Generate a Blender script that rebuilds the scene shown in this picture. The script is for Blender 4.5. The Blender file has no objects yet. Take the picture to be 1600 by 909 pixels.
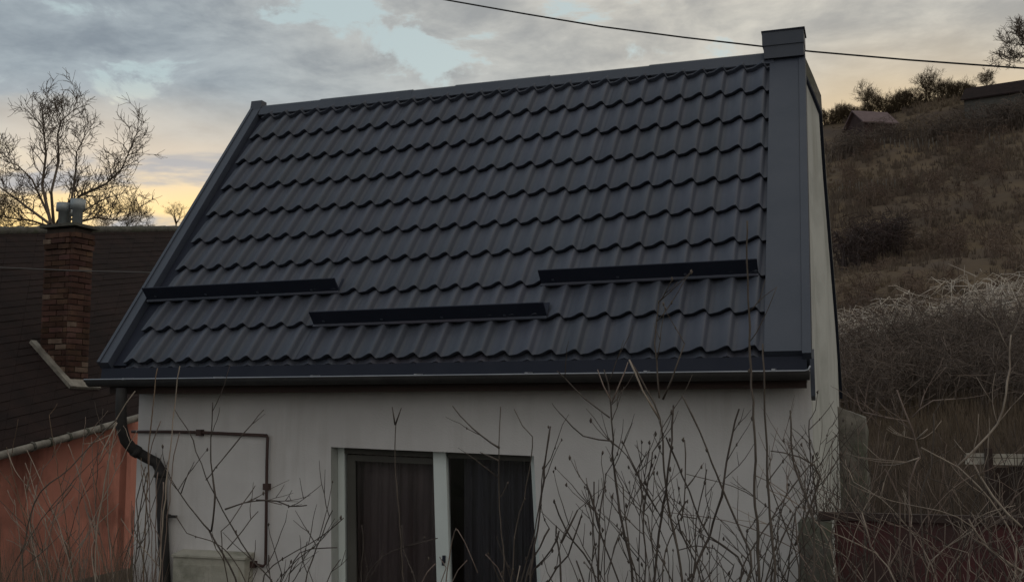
import bpy, math, random
from math import sin, cos, pi, radians, hypot
from mathutils import Vector, Matrix, noise
R = random.Random(7)
S = bpy.context.scene
COL = S.collection

# ------------------------------------------------------------------ camera
CAM = Vector((6.61849, -8.62900, -0.53934))
YAW, PIT, ROL, FPX = -0.340222, 0.1234498, 0.0016011, 1772.6018
PPX, PPY = 734.92, 442.946
fwd = Vector((sin(YAW)*cos(PIT), cos(YAW)*cos(PIT), sin(PIT)))
r0 = Vector((cos(YAW), -sin(YAW), 0)); u0 = r0.cross(fwd)
rgt = cos(ROL)*r0 + sin(ROL)*u0; upv = -sin(ROL)*r0 + cos(ROL)*u0
cd = bpy.data.cameras.new('camera'); cam = bpy.data.objects.new('camera', cd); COL.objects.link(cam)
m = Matrix((rgt, upv, -fwd)).transposed().to_4x4(); m.translation = CAM; cam.matrix_world = m
cd.sensor_fit = 'HORIZONTAL'; cd.sensor_width = 36; cd.lens = FPX*36/1600
cd.shift_x = (800-PPX)/1600; cd.shift_y = (PPY-454.5)/1600
cd.clip_start = .05; cd.clip_end = 2000
S.camera = cam

def ray_dir(px, py): return ((px-PPX)/FPX*rgt - (py-PPY)/FPX*upv + fwd)

# ------------------------------------------------------------------ sky, sun, exposure
SUN_AZ, SUN_EL = radians(-8), radians(4)          # azimuth from +Y towards +X
W = bpy.data.worlds.new('World'); S.world = W; W.use_nodes = True
nt = W.node_tree; nt.nodes.clear()
def N(t, **k):
    n = nt.nodes.new(t)
    for a, b in k.items(): setattr(n, a, b)
    return n
def val(x):
    return x
def lk(a, b): nt.links.new(a, b)
def M(op, a, b=None, c=None, clamp=False):
    n = N('ShaderNodeMath', operation=op, use_clamp=clamp)
    for i, v in enumerate((a, b, c)):
        if v is None: continue
        if isinstance(v, (int, float)): n.inputs[i].default_value = v
        else: lk(v, n.inputs[i])
    return n.outputs[0]
def smooth(x, lo, hi):
    n = N('ShaderNodeMapRange', interpolation_type='SMOOTHSTEP')
    lk(x, n.inputs[0]); n.inputs[1].default_value = lo; n.inputs[2].default_value = hi
    return n.outputs[0]
def mix(f, a, b):
    n = N('ShaderNodeMix', data_type='RGBA')
    if isinstance(f, (int, float)): n.inputs[0].default_value = f
    else: lk(f, n.inputs[0])
    for i, v in ((6, a), (7, b)):
        if isinstance(v, tuple): n.inputs[i].default_value = (*v, 1)
        else: lk(v, n.inputs[i])
    return n.outputs[2]
tc = N('ShaderNodeTexCoord'); sx = N('ShaderNodeSeparateXYZ'); lk(tc.outputs['Generated'], sx.inputs[0])
X, Y, Z = sx.outputs
zc = M('MAXIMUM', Z, 0.0)
den = M('ADD', zc, 0.11)
cx = N('ShaderNodeCombineXYZ'); lk(M('DIVIDE', X, den), cx.inputs[0]); lk(M('DIVIDE', Y, den), cx.inputs[1])
def cloud(scale, detail, rough, off, dist=0.0, vec=None):
    mp = N('ShaderNodeMapping'); mp.inputs['Location'].default_value = off
    lk(vec or cx.outputs[0], mp.inputs[0])
    n = N('ShaderNodeTexNoise'); n.inputs['Scale'].default_value = scale; n.inputs['Detail'].default_value = detail
    n.inputs['Roughness'].default_value = rough; n.inputs['Distortion'].default_value = dist
    lk(mp.outputs[0], n.inputs[0]); return n.outputs[0]
sky = N('ShaderNodeTexSky', sky_type='NISHITA'); sky.sun_disc = False
sky.sun_elevation = SUN_EL; sky.sun_rotation = SUN_AZ; sky.air_density = 1; sky.dust_density = .6; sky.ozone_density = 2
nA = cloud(1.9, 9, .56, (3.1, 1.7, 0), .3)
nB = cloud(.8, 4, .5, (8.3, 2.2, 0))
nC = cloud(5.0, 7, .6, (1.3, 6.2, 0), .3)
# long flat streaks of the low clouds
st = N('ShaderNodeCombineXYZ'); lk(M('MULTIPLY', X, 4.2), st.inputs[0]); lk(M('MULTIPLY', Y, 4.2), st.inputs[1]); lk(M('MULTIPLY', zc, 19.0), st.inputs[2])
nS = cloud(1.0, 6, .55, (6.2, 1.1, 4.7), .5, st.outputs[0])
puff = N('ShaderNodeCombineXYZ'); lk(M('MULTIPLY', X, 10.0), puff.inputs[0]); lk(M('MULTIPLY', Y, 10.0), puff.inputs[1]); lk(M('MULTIPLY', zc, 24.0), puff.inputs[2])
nP = cloud(1.0, 8, .6, (4.4, 1.9, 3.3), .35, puff.outputs[0])
# openings in the cloud sheet: soft patches (direction, size) where it thins out
def patch(px, py, wx, wy):
    d = ray_dir(px, py); l = hypot(d.x, d.y); a_ = math.atan2(d.x, d.y); e_ = d.z/d.length
    ux = M('SUBTRACT', M('MULTIPLY', X, cos(a_)), M('MULTIPLY', Y, sin(a_)))
    t1_ = M('POWER', M('ABSOLUTE', M('DIVIDE', ux, wx/FPX)), 2.0); t2_ = M('POWER', M('ABSOLUTE', M('DIVIDE', M('SUBTRACT', Z, e_), wy/FPX)), 2.0)
    return M('MULTIPLY', M('EXPONENT', M('MULTIPLY', M('ADD', t1_, t2_), -1.0)), M('GREATER_THAN', Y, 0.0))
open_ = None
for args in ((110, 8, 120, 16), (500, 22, 110, 17), (210, 55, 60, 10), (600, 85, 45, 30), (690, 110, 40, 45), (655, 55, 30, 26), (985, 80, 30, 14), (1040, 78, 40, 16), (870, 20, 60, 20), (1050, 5, 120, 9), (1560, 12, 90, 20)):
    p_ = patch(*args); open_ = p_ if open_ is None else M('ADD', open_, p_)
cover = M('ADD', M('MULTIPLY', nA, .30), M('ADD', M('MULTIPLY', nP, .60), M('MULTIPLY', nC, .10)))
cover = M('ADD', M('MULTIPLY', M('SUBTRACT', cover, .5), 2.3), .64)
cover = M('SUBTRACT', cover, M('MULTIPLY', open_, .15))
mask = smooth(cover, .40, .52)
# towards the sunset
hx = M('SUBTRACT', 1.0, M('MULTIPLY', zc, zc)); hl = M('SQRT', M('MAXIMUM', hx, 1e-4))
az = M('DIVIDE', M('ADD', M('MULTIPLY', X, sin(SUN_AZ)), M('MULTIPLY', Y, cos(SUN_AZ))), hl)
west = smooth(az, .1, .97)
right = smooth(X, -.35, .02)
elj = M('ADD', M('SUBTRACT', zc, M('MULTIPLY', right, .045)), M('MULTIPLY', M('SUBTRACT', nB, .5), .10))
low = M('MULTIPLY', M('SUBTRACT', 1.0, smooth(elj, .195, .275)), west)
clear = mix(.72, sky.outputs[0], (4.0, 4.75, 4.75))
clear = mix(M('MULTIPLY', low, .55), clear, (8.2, 7.2, 4.9))
grey = mix(smooth(M('ADD', M('DIVIDE', X, hl), M('MULTIPLY', nB, .4)), -.50, .14), (2.3, 2.66, 3.0), (3.85, 3.7, 3.4))
shade = mix(smooth(M('ADD', M('MULTIPLY', nP, .6), M('MULTIPLY', nC, .4)), .36, .66), (1.26, 1.24, 1.18), (.70, .71, .73))
mul = N('ShaderNodeMix', data_type='RGBA', blend_type='MULTIPLY'); mul.inputs[0].default_value = 1
lk(grey, mul.inputs[6]); lk(shade, mul.inputs[7])
high = mix(M('MULTIPLY', mask, .95), clear, mul.outputs[2])
glow = mix(smooth(elj, .16, .215), (9.4, 6.6, 2.6), (5.9, 5.0, 3.9))
streak = mix(smooth(nS, .47, .58), glow, (3.7, 3.55, 3.5))
lowc = mix(M('MULTIPLY', right, .92), streak, mix(smooth(elj, .16, .27), (6.1, 4.35, 2.15), (4.5, 3.85, 2.9)))
skyc = mix(smooth(Z, -.04, .0), (1.3, 1.1, .9), mix(M('MULTIPLY', low, .96), high, lowc))
bg = N('ShaderNodeBackground'); bg.inputs[1].default_value = .093; lk(skyc, bg.inputs[0])
wo = N('ShaderNodeOutputWorld'); lk(bg.outputs[0], wo.inputs[0])
sl = bpy.data.lights.new('sun', 'SUN'); sl.energy = .5; sl.angle = radians(12); sl.color = (1, .78, .55)
so = bpy.data.objects.new('sun', sl); COL.objects.link(so)
sd = Vector((sin(SUN_AZ)*cos(SUN_EL), cos(SUN_AZ)*cos(SUN_EL), sin(SUN_EL)))
so.rotation_euler = sd.to_track_quat('Z', 'Y').to_euler()
S.view_settings.view_transform = 'Standard'; S.view_settings.look = 'None'
S.view_settings.exposure = .62; S.view_settings.gamma = 1
S.cycles.max_bounces = 6

# ------------------------------------------------------------------ helpers
def ray(px, py): return ((px-PPX)/FPX*rgt - (py-PPY)/FPX*upv + fwd)
def at_y(px, py, y):
    d = ray(px, py); return CAM + d*((y-CAM.y)/d.y)
def at_plane(px, py, p0, n):
    d = ray(px, py); return CAM + d*((Vector(p0)-CAM).dot(n)/d.dot(n))
def at_r(px, py, r):
    d = ray(px, py); return CAM + d*(r/hypot(d.x, d.y))

class MB:
    def __init__(s): s.v, s.f, s.m = [], [], []
    def quad(s, *p, mi=0):
        i = len(s.v); s.v += [tuple(q) for q in p]; s.f.append(tuple(range(i, i+len(p)))); s.m.append(mi)
    def prism(s, ring_a, ring_b, caps=True, mi=0):
        n = len(ring_a); i = len(s.v); s.v += [tuple(q) for q in ring_a]+[tuple(q) for q in ring_b]
        for k in range(n):
            s.f.append((i+k, i+(k+1) % n, i+n+(k+1) % n, i+n+k)); s.m.append(mi)
        if caps:
            s.f.append(tuple(i+n-1-k for k in range(n))); s.f.append(tuple(i+n+k for k in range(n))); s.m += [mi, mi]
    def box(s, x0, x1, y0, y1, z0, z1, mi=0):
        s.prism([(x0, y0, z0), (x1, y0, z0), (x1, y1, z0), (x0, y1, z0)], [(x0, y0, z1), (x1, y0, z1), (x1, y1, z1), (x0, y1, z1)], mi=mi)
    def obox(s, o, ax, ay, az, mi=0):      # corner + three edge vectors
        o, ax, ay, az = map(Vector, (o, ax, ay, az)); a = [o, o+ax, o+ax+ay, o+ay]
        s.prism(a, [q+az for q in a], mi=mi)
    def tube(s, pts, rad, n=5, cap=True, mi=0):
        pts = [Vector(p) for p in pts]
        if not isinstance(rad, (list, tuple)): rad = [rad]*len(pts)
        ref = None; base = len(s.v)
        for k, p in enumerate(pts):
            d = (pts[min(k+1, len(pts)-1)]-pts[max(k-1, 0)])
            if d.length < 1e-9: d = Vector((0, 0, 1))
            d.normalize()
            if ref is None: ref = d.orthogonal().normalized()
            ref = (ref-d*ref.dot(d))
            if ref.length < 1e-6: ref = d.orthogonal()
            ref.normalize(); b = d.cross(ref)
            for j in range(n):
                a = 2*pi*j/n; s.v.append(tuple(p+rad[k]*(cos(a)*ref+sin(a)*b)))
        for k in range(len(pts)-1):
            for j in range(n):
                s.f.append((base+k*n+j, base+k*n+(j+1) % n, base+(k+1)*n+(j+1) % n, base+(k+1)*n+j)); s.m.append(mi)
        if cap:
            s.f.append(tuple(base+n-1-j for j in range(n))); e = base+(len(pts)-1)*n
            s.f.append(tuple(e+j for j in range(n))); s.m += [mi, mi]
    def mesh(s, name, mats, smooth=False):
        me = bpy.data.meshes.new(name); me.from_pydata(s.v, [], s.f)
        for mt in (mats if isinstance(mats, (list, tuple)) else [mats]): me.materials.append(mt)
        if any(s.m): me.polygons.foreach_set('material_index', s.m)
        if smooth: me.polygons.foreach_set('use_smooth', [True]*len(me.polygons))
        me.update(); return me
    def build(s, name, mats, parent=None, smooth=False):
        return link(name, s.mesh(name, mats, smooth), parent)
def link(name, me, parent=None):
    o = bpy.data.objects.new(name, me); COL.objects.link(o)
    if parent is not None: put_under(o, parent)
    return o
def world_of(o):
    mw = Matrix.LocRotScale(o.location, o.rotation_euler, o.scale)
    return mw if o.parent is None else world_of(o.parent) @ o.matrix_parent_inverse @ mw
def put_under(o, parent):
    o.parent = parent; o.matrix_parent_inverse = world_of(parent).inverted()
def thing(name, label, cat, loc=(0, 0, 0), group=None):
    o = bpy.data.objects.new(name, None); COL.objects.link(o); o.location = loc; o.empty_display_size = .2
    return tag(o, label, cat, group)
def tag(o, label, cat, group=None):
    o['label'] = label; o['category'] = cat
    if group: o['group'] = group
    return o
def kind(o, k): o['kind'] = k; return o

# ------------------------------------------------------------------ materials
def material(name, c1, c2=None, scale=4, rough=.85, bump=0, bscale=60, metallic=0, spec=.5, c3=None, s3=1.2, stretch=(1, 1, 1), detail=6, coords='Object', rvar=0):
    mt = bpy.data.materials.new(name); mt.use_nodes = True; t = mt.node_tree; b = t.nodes['Principled BSDF']
    b.inputs['Roughness'].default_value = rough; b.inputs['Metallic'].default_value = metallic; b.inputs['Specular IOR Level'].default_value = spec
    b.inputs['Base Color'].default_value = (*c1, 1)
    t1 = t.nodes.new('ShaderNodeTexCoord'); mp = t.nodes.new('ShaderNodeMapping'); mp.inputs['Scale'].default_value = stretch
    t.links.new(t1.outputs[coords], mp.inputs[0])
    def nz(sc, d=detail, r=.6):
        n = t.nodes.new('ShaderNodeTexNoise'); n.inputs['Scale'].default_value = sc; n.inputs['Detail'].default_value = d; n.inputs['Roughness'].default_value = r
        t.links.new(mp.outputs[0], n.inputs[0]); return n.outputs[0]
    def ramp(x, lo, hi):
        n = t.nodes.new('ShaderNodeMapRange'); t.links.new(x, n.inputs[0]); n.inputs[1].default_value = lo; n.inputs[2].default_value = hi; return n.outputs[0]
    def mx(f, a, c):
        n = t.nodes.new('ShaderNodeMix'); n.data_type = 'RGBA'; t.links.new(f, n.inputs[0])
        for i, v in ((6, a), (7, c)):
            if isinstance(v, tuple): n.inputs[i].default_value = (*v, 1)
            else: t.links.new(v, n.inputs[i])
        return n.outputs[2]
    col = None
    if c2: col = mx(ramp(nz(scale), .35, .65), c1, c2)
    if c3: col = mx(ramp(nz(s3, 4), .48, .66), col, c3)
    if col: t.links.new(col, b.inputs['Base Color'])
    if rvar:
        n = t.nodes.new('ShaderNodeMath'); n.operation = 'MULTIPLY_ADD'; t.links.new(nz(scale*.7), n.inputs[0]); n.inputs[1].default_value = rvar; n.inputs[2].default_value = rough-rvar*.5
        t.links.new(n.outputs[0], b.inputs['Roughness'])
    if bump:
        n = t.nodes.new('ShaderNodeBump'); n.inputs['Strength'].default_value = bump; n.inputs['Distance'].default_value = .02
        t.links.new(nz(bscale), n.inputs['Height']); t.links.new(n.outputs[0], b.inputs['Normal'])
    return mt
MT = {}
MT['plaster'] = material('plaster', (.625, .60, .605), (.695, .67, .675), 1.6, .95, .25, 90, spec=.2, c3=(.575, .55, .552), s3=.7)
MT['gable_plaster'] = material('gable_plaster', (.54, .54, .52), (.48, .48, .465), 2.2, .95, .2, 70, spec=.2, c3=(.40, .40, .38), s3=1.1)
MT['tile'] = material('coated_steel_tile', (.068, .079, .108), (.086, .093, .122), 3.0, .55, .06, 300, spec=.45, c3=(.090, .083, .108), s3=.5, coords='Object', rvar=.15)
MT['trim'] = material('coated_steel_trim', (.048, .057, .081), (.060, .068, .093), 2.0, .5, .16, 5, spec=.45, rvar=.15)
MT['guard'] = material('dark_steel', (.018, .022, .038), (.024, .028, .045), 3, .6, spec=.2)
MT['lip'] = material('steel_edge_glint', (.36, .37, .41), (.26, .27, .31), 3, .35, metallic=.3)  # lighter than the gutter: sky light caught on its edge, put into the colour
MT['soffit'] = material('brown_timber', (.050, .028, .024), (.034, .02, .018), 6, .8, .3, 40, stretch=(.3, 3, 3))
MT['pvc'] = material('white_pvc', (.72, .77, .77), (.64, .69, .69), 1.5, .4, spec=.4)
MT['reveal'] = material('reveal_plaster', (.50, .51, .49), (.43, .44, .43), 5, .9, .2, 60)
MT['curtain'] = material('curtain', (.40, .33, .32), (.27, .225, .225), 3, .95, stretch=(4, 4, .4))
MT['drape'] = material('grey_drape', (.22, .22, .25), (.15, .15, .17), 3, .95, stretch=(4, 4, .3))
MT['room'] = material('dark_room', (.16, .13, .13), (.10, .09, .095), 2, .95)
MT['pipe'] = material('brown_painted_pipe', (.044, .020, .018), (.062, .030, .026), 14, .6, .15, 80)
MT['downpipe'] = material('dark_gutter_metal', (.030, .028, .030), (.044, .042, .042), 8, .75, spec=.2)
MT['box'] = material('pale_cabinet', (.50, .475, .415), (.40, .38, .325), 7, .8, .3, 40, c3=(.27, .265, .215), s3=4)
MT['stone'] = material('grey_stone', (.19, .175, .155), (.10, .09, .08), 7, .95, .8, 16, c3=(.11, .115, .085), s3=3)
MT['pier'] = material('mossy_concrete', (.12, .112, .10), (.075, .07, .06), 7, .95, .8, 20, c3=(.07, .075, .05), s3=3)
MT['red'] = material('dark_red_paint', (.088, .019, .021), (.056, .016, .018), 5, .75, .3, 30, c3=(.050, .027, .025), s3=2)
MT['nroof'] = material('dark_brown_roofing', (.030, .020, .019), (.020, .015, .015), 2, .95, .4, 30, spec=.1)
MT['orange'] = material('orange_plaster', (.70, .295, .225), (.61, .255, .195), 1.5, .95, .3, 50, spec=.1, c3=(.36, .15, .115), s3=.9)
MT['plinth'] = material('grey_plinth', (.13, .11, .10), (.09, .08, .075), 3, .95, .5, 30)
MT['brick'] = material('red_brick', (.088, .048, .038), (.060, .035, .029), 5, .95, .5, 60, spec=.1, c3=(.115, .067, .052), s3=3.2)
MT['brickpale'] = material('pale_brick', (.20, .145, .115), (.13, .09, .072), 7, .95, .5, 60, spec=.1)
MT['mortar'] = material('mortar', (.06, .042, .034), (.04, .03, .026), 9, .95, .4, 60)
MT['zinc'] = material('weathered_zinc', (.42, .45, .47), (.27, .295, .31), 5, .55, .1, 30, metallic=.4)
MT['lead'] = material('pale_flashing', (.30, .275, .24), (.16, .145, .125), 6, .7, .3, 30)
MT['cable'] = material('black_cable', (.012, .012, .013), None)
MT['wire'] = material('thin_wire', (.09, .08, .078), None)
MT['bark'] = material('dark_bark', (.10, .078, .062), (.14, .11, .088), 8, .95)
MT['farbark'] = material('brown_bark', (.085, .063, .042), (.12, .088, .055), 8, .95, spec=.1)
MT['stem'] = material('grey_brown_stem', (.085, .068, .058), (.125, .102, .088), 9, .9, spec=.2)
MT['stemdark'] = material('dark_stem', (.062, .050, .045), (.10, .082, .073), 9, .9, spec=.2)
MT['stempale'] = material('pale_dry_stem', (.27, .215, .18), (.36, .30, .25), 7, .9, spec=.2)
MT['stempink'] = material('pinkish_dry_stem', (.16, .115, .10), (.23, .18, .155), 7, .9, spec=.2)
MT['straw'] = material('straw', (.20, .145, .105), (.115, .08, .06), 5, .95, spec=.1)
MT['soil'] = material('garden_soil', (.042, .036, .028), (.062, .054, .036), 3, .98, .8, 9, c3=(.048, .056, .026), s3=.6)
MT['hill'] = material('dry_hillside', (.108, .082, .066), (.152, .112, .075), .35, 1, .9, 3, spec=.05, c3=(.085, .068, .060), s3=.045, detail=9)
MT['scrub'] = material('dry_scrub', (.155, .120, .096), (.115, .09, .074), .5, 1, spec=.05, c3=(.185, .14, .095), s3=.06)
MT['brush'] = material('reddish_brush', (.13, .093, .077), (.185, .135, .105), .35, 1, spec=.05)
MT['bush'] = material('dark_thicket', (.12, .095, .082), (.168, .133, .114), .8, 1, spec=.05)
MT['bramble'] = material('pale_bramble', (.62, .55, .48), (.44, .38, .33), 1.5, .95, spec=.1)
MT['roofred'] = material('faded_red_roof', (.155, .105, .11), (.115, .075, .08), 2, .8)
MT['redwall'] = material('dark_red_wall', (.05, .024, .024), (.035, .02, .02), 2, .9)
MT['shed'] = material('grey_shed', (.10, .095, .088), (.07, .066, .06), 1, .9)
MT['post'] = material('pale_post', (.16, .14, .125), (.09, .08, .07), 2, .9)
MT['railwhite'] = material('white_paint', (.60, .56, .50), (.38, .34, .29), 6, .7)
MT['board'] = material('brown_board', (.045, .026, .022), (.03, .018, .016), 4, .85)
def by_object(mt):
    t = mt.node_tree; b = t.nodes['Principled BSDF']; src = b.inputs['Base Color'].links[0].from_socket
    oi = t.nodes.new('ShaderNodeObjectInfo'); mx = t.nodes.new('ShaderNodeMix'); mx.data_type = 'RGBA'; mx.blend_type = 'MULTIPLY'; mx.inputs[0].default_value = 1
    t.links.new(src, mx.inputs[6]); t.links.new(oi.outputs['Color'], mx.inputs[7]); t.links.new(mx.outputs[2], b.inputs['Base Color'])
by_object(MT['tile']); by_object(MT['brick'])
def weather(mt, amount, sc=(5, 5, .35), tint=(.62, .60, .56)):
    t = mt.node_tree; b = t.nodes['Principled BSDF']; src = b.inputs['Base Color'].links[0].from_socket
    tcn = t.nodes.new('ShaderNodeTexCoord'); mp = t.nodes.new('ShaderNodeMapping'); mp.inputs['Scale'].default_value = sc; t.links.new(tcn.outputs['Object'], mp.inputs[0])
    n = t.nodes.new('ShaderNodeTexNoise'); n.inputs['Scale'].default_value = 1.0; n.inputs['Detail'].default_value = 7; n.inputs['Roughness'].default_value = .65; t.links.new(mp.outputs[0], n.inputs[0])
    n2 = t.nodes.new('ShaderNodeTexNoise'); n2.inputs['Scale'].default_value = .9; n2.inputs['Detail'].default_value = 3; t.links.new(tcn.outputs['Object'], n2.inputs[0])
    m1 = t.nodes.new('ShaderNodeMapRange'); m1.inputs[1].default_value = .5; m1.inputs[2].default_value = .75; t.links.new(n.outputs[0], m1.inputs[0])
    m2 = t.nodes.new('ShaderNodeMapRange'); m2.inputs[1].default_value = .35; m2.inputs[2].default_value = .65; t.links.new(n2.outputs[0], m2.inputs[0])
    mm = t.nodes.new('ShaderNodeMath'); mm.operation = 'MULTIPLY'; t.links.new(m1.outputs[0], mm.inputs[0]); t.links.new(m2.outputs[0], mm.inputs[1])
    m3 = t.nodes.new('ShaderNodeMath'); m3.operation = 'MULTIPLY'; t.links.new(mm.outputs[0], m3.inputs[0]); m3.inputs[1].default_value = amount
    mx = t.nodes.new('ShaderNodeMix'); mx.data_type = 'RGBA'; mx.blend_type = 'MULTIPLY'; t.links.new(m3.outputs[0], mx.inputs[0]); t.links.new(src, mx.inputs[6]); mx.inputs[7].default_value = (*tint, 1)
    t.links.new(mx.outputs[2], b.inputs['Base Color'])
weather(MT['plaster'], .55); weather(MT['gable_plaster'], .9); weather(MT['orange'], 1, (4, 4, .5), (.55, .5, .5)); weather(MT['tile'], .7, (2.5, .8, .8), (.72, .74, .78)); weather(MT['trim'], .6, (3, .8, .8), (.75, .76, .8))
weather(MT['nroof'], 1, (1.5, .5, .5), (1.5, 1.35, 1.3))
# glass: a thin pane, part mirror and part clear
g = bpy.data.materials.new('window_glass'); g.use_nodes = True; t = g.node_tree; t.nodes.clear()
o_ = t.nodes.new('ShaderNodeOutputMaterial'); mxs = t.nodes.new('ShaderNodeMixShader'); fr = t.nodes.new('ShaderNodeFresnel'); fr.inputs[0].default_value = 1.55
tr = t.nodes.new('ShaderNodeBsdfTransparent'); tr.inputs[0].default_value = (.8, .8, .82, 1); gl = t.nodes.new('ShaderNodeBsdfGlossy'); gl.inputs['Roughness'].default_value = .03
t.links.new(fr.outputs[0], mxs.inputs[0]); t.links.new(tr.outputs[0], mxs.inputs[1]); t.links.new(gl.outputs[0], mxs.inputs[2]); t.links.new(mxs.outputs[0], o_.inputs[0])
MT['glass'] = g

# ------------------------------------------------------------------ ground and hill
GZ = -2.75
def lerp_table(x, tb):
    if x <= tb[0][0]: return tb[0][1]
    for (a, b), (c, d) in zip(tb, tb[1:]):
        if x <= c:
            k = (x-a)/(c-a); k = k*k*(3-2*k)*.35+k*.65; return b+(d-b)*k
    return tb[-1][1]
PROF = [(-14, -2.2), (-6, -2.25), (-1, GZ), (6, GZ), (13, -1.7), (18, -.25), (31, 2.0), (51, 7.2), (76, 16.4), (92, 23.0), (104, 29.0), (112, 30.5), (135, 31), (300, 26)]
def ground_z(x, y):
    a = 1/(1+math.exp(-(x+24)/7.0)); a = a*(1+.0022*max(-20, min(60, x-5)))
    z = lerp_table(y, PROF)
    if y > 6: z = GZ+(z-GZ)*a
    n = noise.fractal(Vector((x*.09, y*.09, 3)), 1, 2, 4)*min(1, max(.12, (y-8)/25))*.6
    n2 = noise.fractal(Vector((x*.5, y*.5, 7)), 1, 2, 3)*.10
    if 34 < y < 118:                            # old vineyard terraces
        w_ = (y*.30+noise.noise(Vector((x*.05, y*.03, 9)))*1.3) % 1.0; z += .42*(w_-.5)*a*(.5+noise.noise(Vector((x*.03, y*.04, 2))))
    return z+n+n2
def grid(name, xs, ys, mat):
    mb = MB(); nx = len(xs)
    mb.v = [(x, y, ground_z(x, y)) for y in ys for x in xs]
    mb.f = [(j*nx+i, j*nx+i+1, (j+1)*nx+i+1, (j+1)*nx+i) for j in range(len(ys)-1) for i in range(nx-1)]; mb.m = [0]*len(mb.f)
    return kind(mb.build(name, mat, None, True), 'structure')
def seq(*segs):
    out = []
    for a, b, s in segs:
        n = int(round((b-a)/s)); out += [a+(b-a)*k/n for k in range(n)]
    return out+[segs[-1][1]]
grid('ground', seq((-80, -20, 4), (-20, 20, .5), (20, 80, 4)), seq((-60, -14, 4), (-14, 14, .5)), MT['soil'])
grid('hillside', seq((-500, -80, 14), (-80, -6, 2), (-6, 30, .6), (30, 120, 3), (120, 500, 15)), seq((14, 60, .6), (60, 125, .8), (125, 600, 16)), MT['hill'])

# ------------------------------------------------------------------ main house
A, H = 2.53737, 3.02262; L = hypot(A, H); WID = 6.2
VS = Vector((0, A/L, H/L)); NR = Vector((0, -H/L, A/L))
def roof_pt(x, v, n=0.0): return Vector((x, 0, 0))+VS*v+NR*n
def right_x(v): return 6.2-.0832*min(v/L, 1)
house = thing('house', 'small whitewashed house under a dark grey pressed metal tile roof', 'house', (3.1, 2.5, GZ))
WY = .35; WL, WR_ = .17, 6.175
RIDGE = roof_pt(0, L); RY, RZ = RIDGE.y, RIDGE.z
# front wall with the window opening (corner heights read as crooked as they are)
w_tl = at_y(517, 698, WY); w_tr = at_y(834, 712, WY); win_b = -2.15
w_bl = Vector((2.19, WY, win_b)); w_br = Vector((4.06, WY, win_b))
mb = MB(); TOPZ = -.10; TH = .28
P = lambda x, z, y=WY: Vector((x, y, z))
mb.quad(P(WL, GZ-.2), P(w_bl.x, GZ-.2), w_bl, w_tl, P(w_tl.x, TOPZ), P(WL, TOPZ))
mb.quad(P(w_bl.x, GZ-.2), P(w_br.x, GZ-.2), w_br, w_bl)
mb.quad(w_tl, w_tr, P(w_tr.x, TOPZ), P(w_tl.x, TOPZ))
mb.quad(P(w_br.x, GZ-.2), P(WR_, GZ-.2), P(WR_, TOPZ), P(w_tr.x, TOPZ), w_tr, w_br)
bk = lambda v: Vector((v.x, WY+TH, v.z))
front = mb.build('front_wall', MT['plaster'], house)
mb = MB()
for a, b in ((w_tl, w_bl), (w_bl, w_br), (w_br, w_tr), (w_tr, w_tl)): mb.quad(a, b, bk(b), bk(a))
mb.build('window_reveal', MT['reveal'], house)
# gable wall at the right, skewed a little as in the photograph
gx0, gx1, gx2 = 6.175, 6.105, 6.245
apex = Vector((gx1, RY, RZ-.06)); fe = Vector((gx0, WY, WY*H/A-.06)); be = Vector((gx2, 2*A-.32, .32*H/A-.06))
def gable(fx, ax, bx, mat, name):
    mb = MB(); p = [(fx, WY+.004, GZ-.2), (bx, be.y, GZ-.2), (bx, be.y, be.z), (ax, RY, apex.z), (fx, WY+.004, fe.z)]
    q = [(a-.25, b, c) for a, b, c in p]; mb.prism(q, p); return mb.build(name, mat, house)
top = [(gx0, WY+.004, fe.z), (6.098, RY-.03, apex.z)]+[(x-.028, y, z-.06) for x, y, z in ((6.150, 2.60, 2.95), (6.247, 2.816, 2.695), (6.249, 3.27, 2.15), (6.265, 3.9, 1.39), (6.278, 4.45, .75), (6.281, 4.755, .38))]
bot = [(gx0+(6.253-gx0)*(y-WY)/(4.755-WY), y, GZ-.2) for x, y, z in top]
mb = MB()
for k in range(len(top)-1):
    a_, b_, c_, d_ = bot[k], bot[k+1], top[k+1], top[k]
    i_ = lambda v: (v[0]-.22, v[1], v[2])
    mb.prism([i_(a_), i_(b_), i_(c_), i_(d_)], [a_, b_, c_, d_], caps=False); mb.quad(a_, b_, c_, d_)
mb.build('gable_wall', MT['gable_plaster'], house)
mb = MB(); p = [(WL, WY+.002, GZ-.2), (WL, be.y, GZ-.2), (WL, be.y, be.z), (WL, RY, apex.z), (WL, WY+.002, fe.z-.1)]
mb.prism(p, [(a+.25, b, c) for a, b, c in p]); mb.build('side_wall', MT['plaster'], house)
mb = MB(); mb.box(WL+.252, 5.92, be.y-.25, be.y-.002, GZ-.2, be.z-.02); mb.build('rear_wall', MT['plaster'], house)
mb = MB(); mb.box(.5, 5.9, 2.6, 2.7, GZ-.1, -.2); mb.box(.5, 5.9, .7, 2.6, GZ+.0, GZ+.05); mb.box(.5, 5.9, .70, 2.6, -.2, -.15); mb.build('interior', MT['room'], house)
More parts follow.
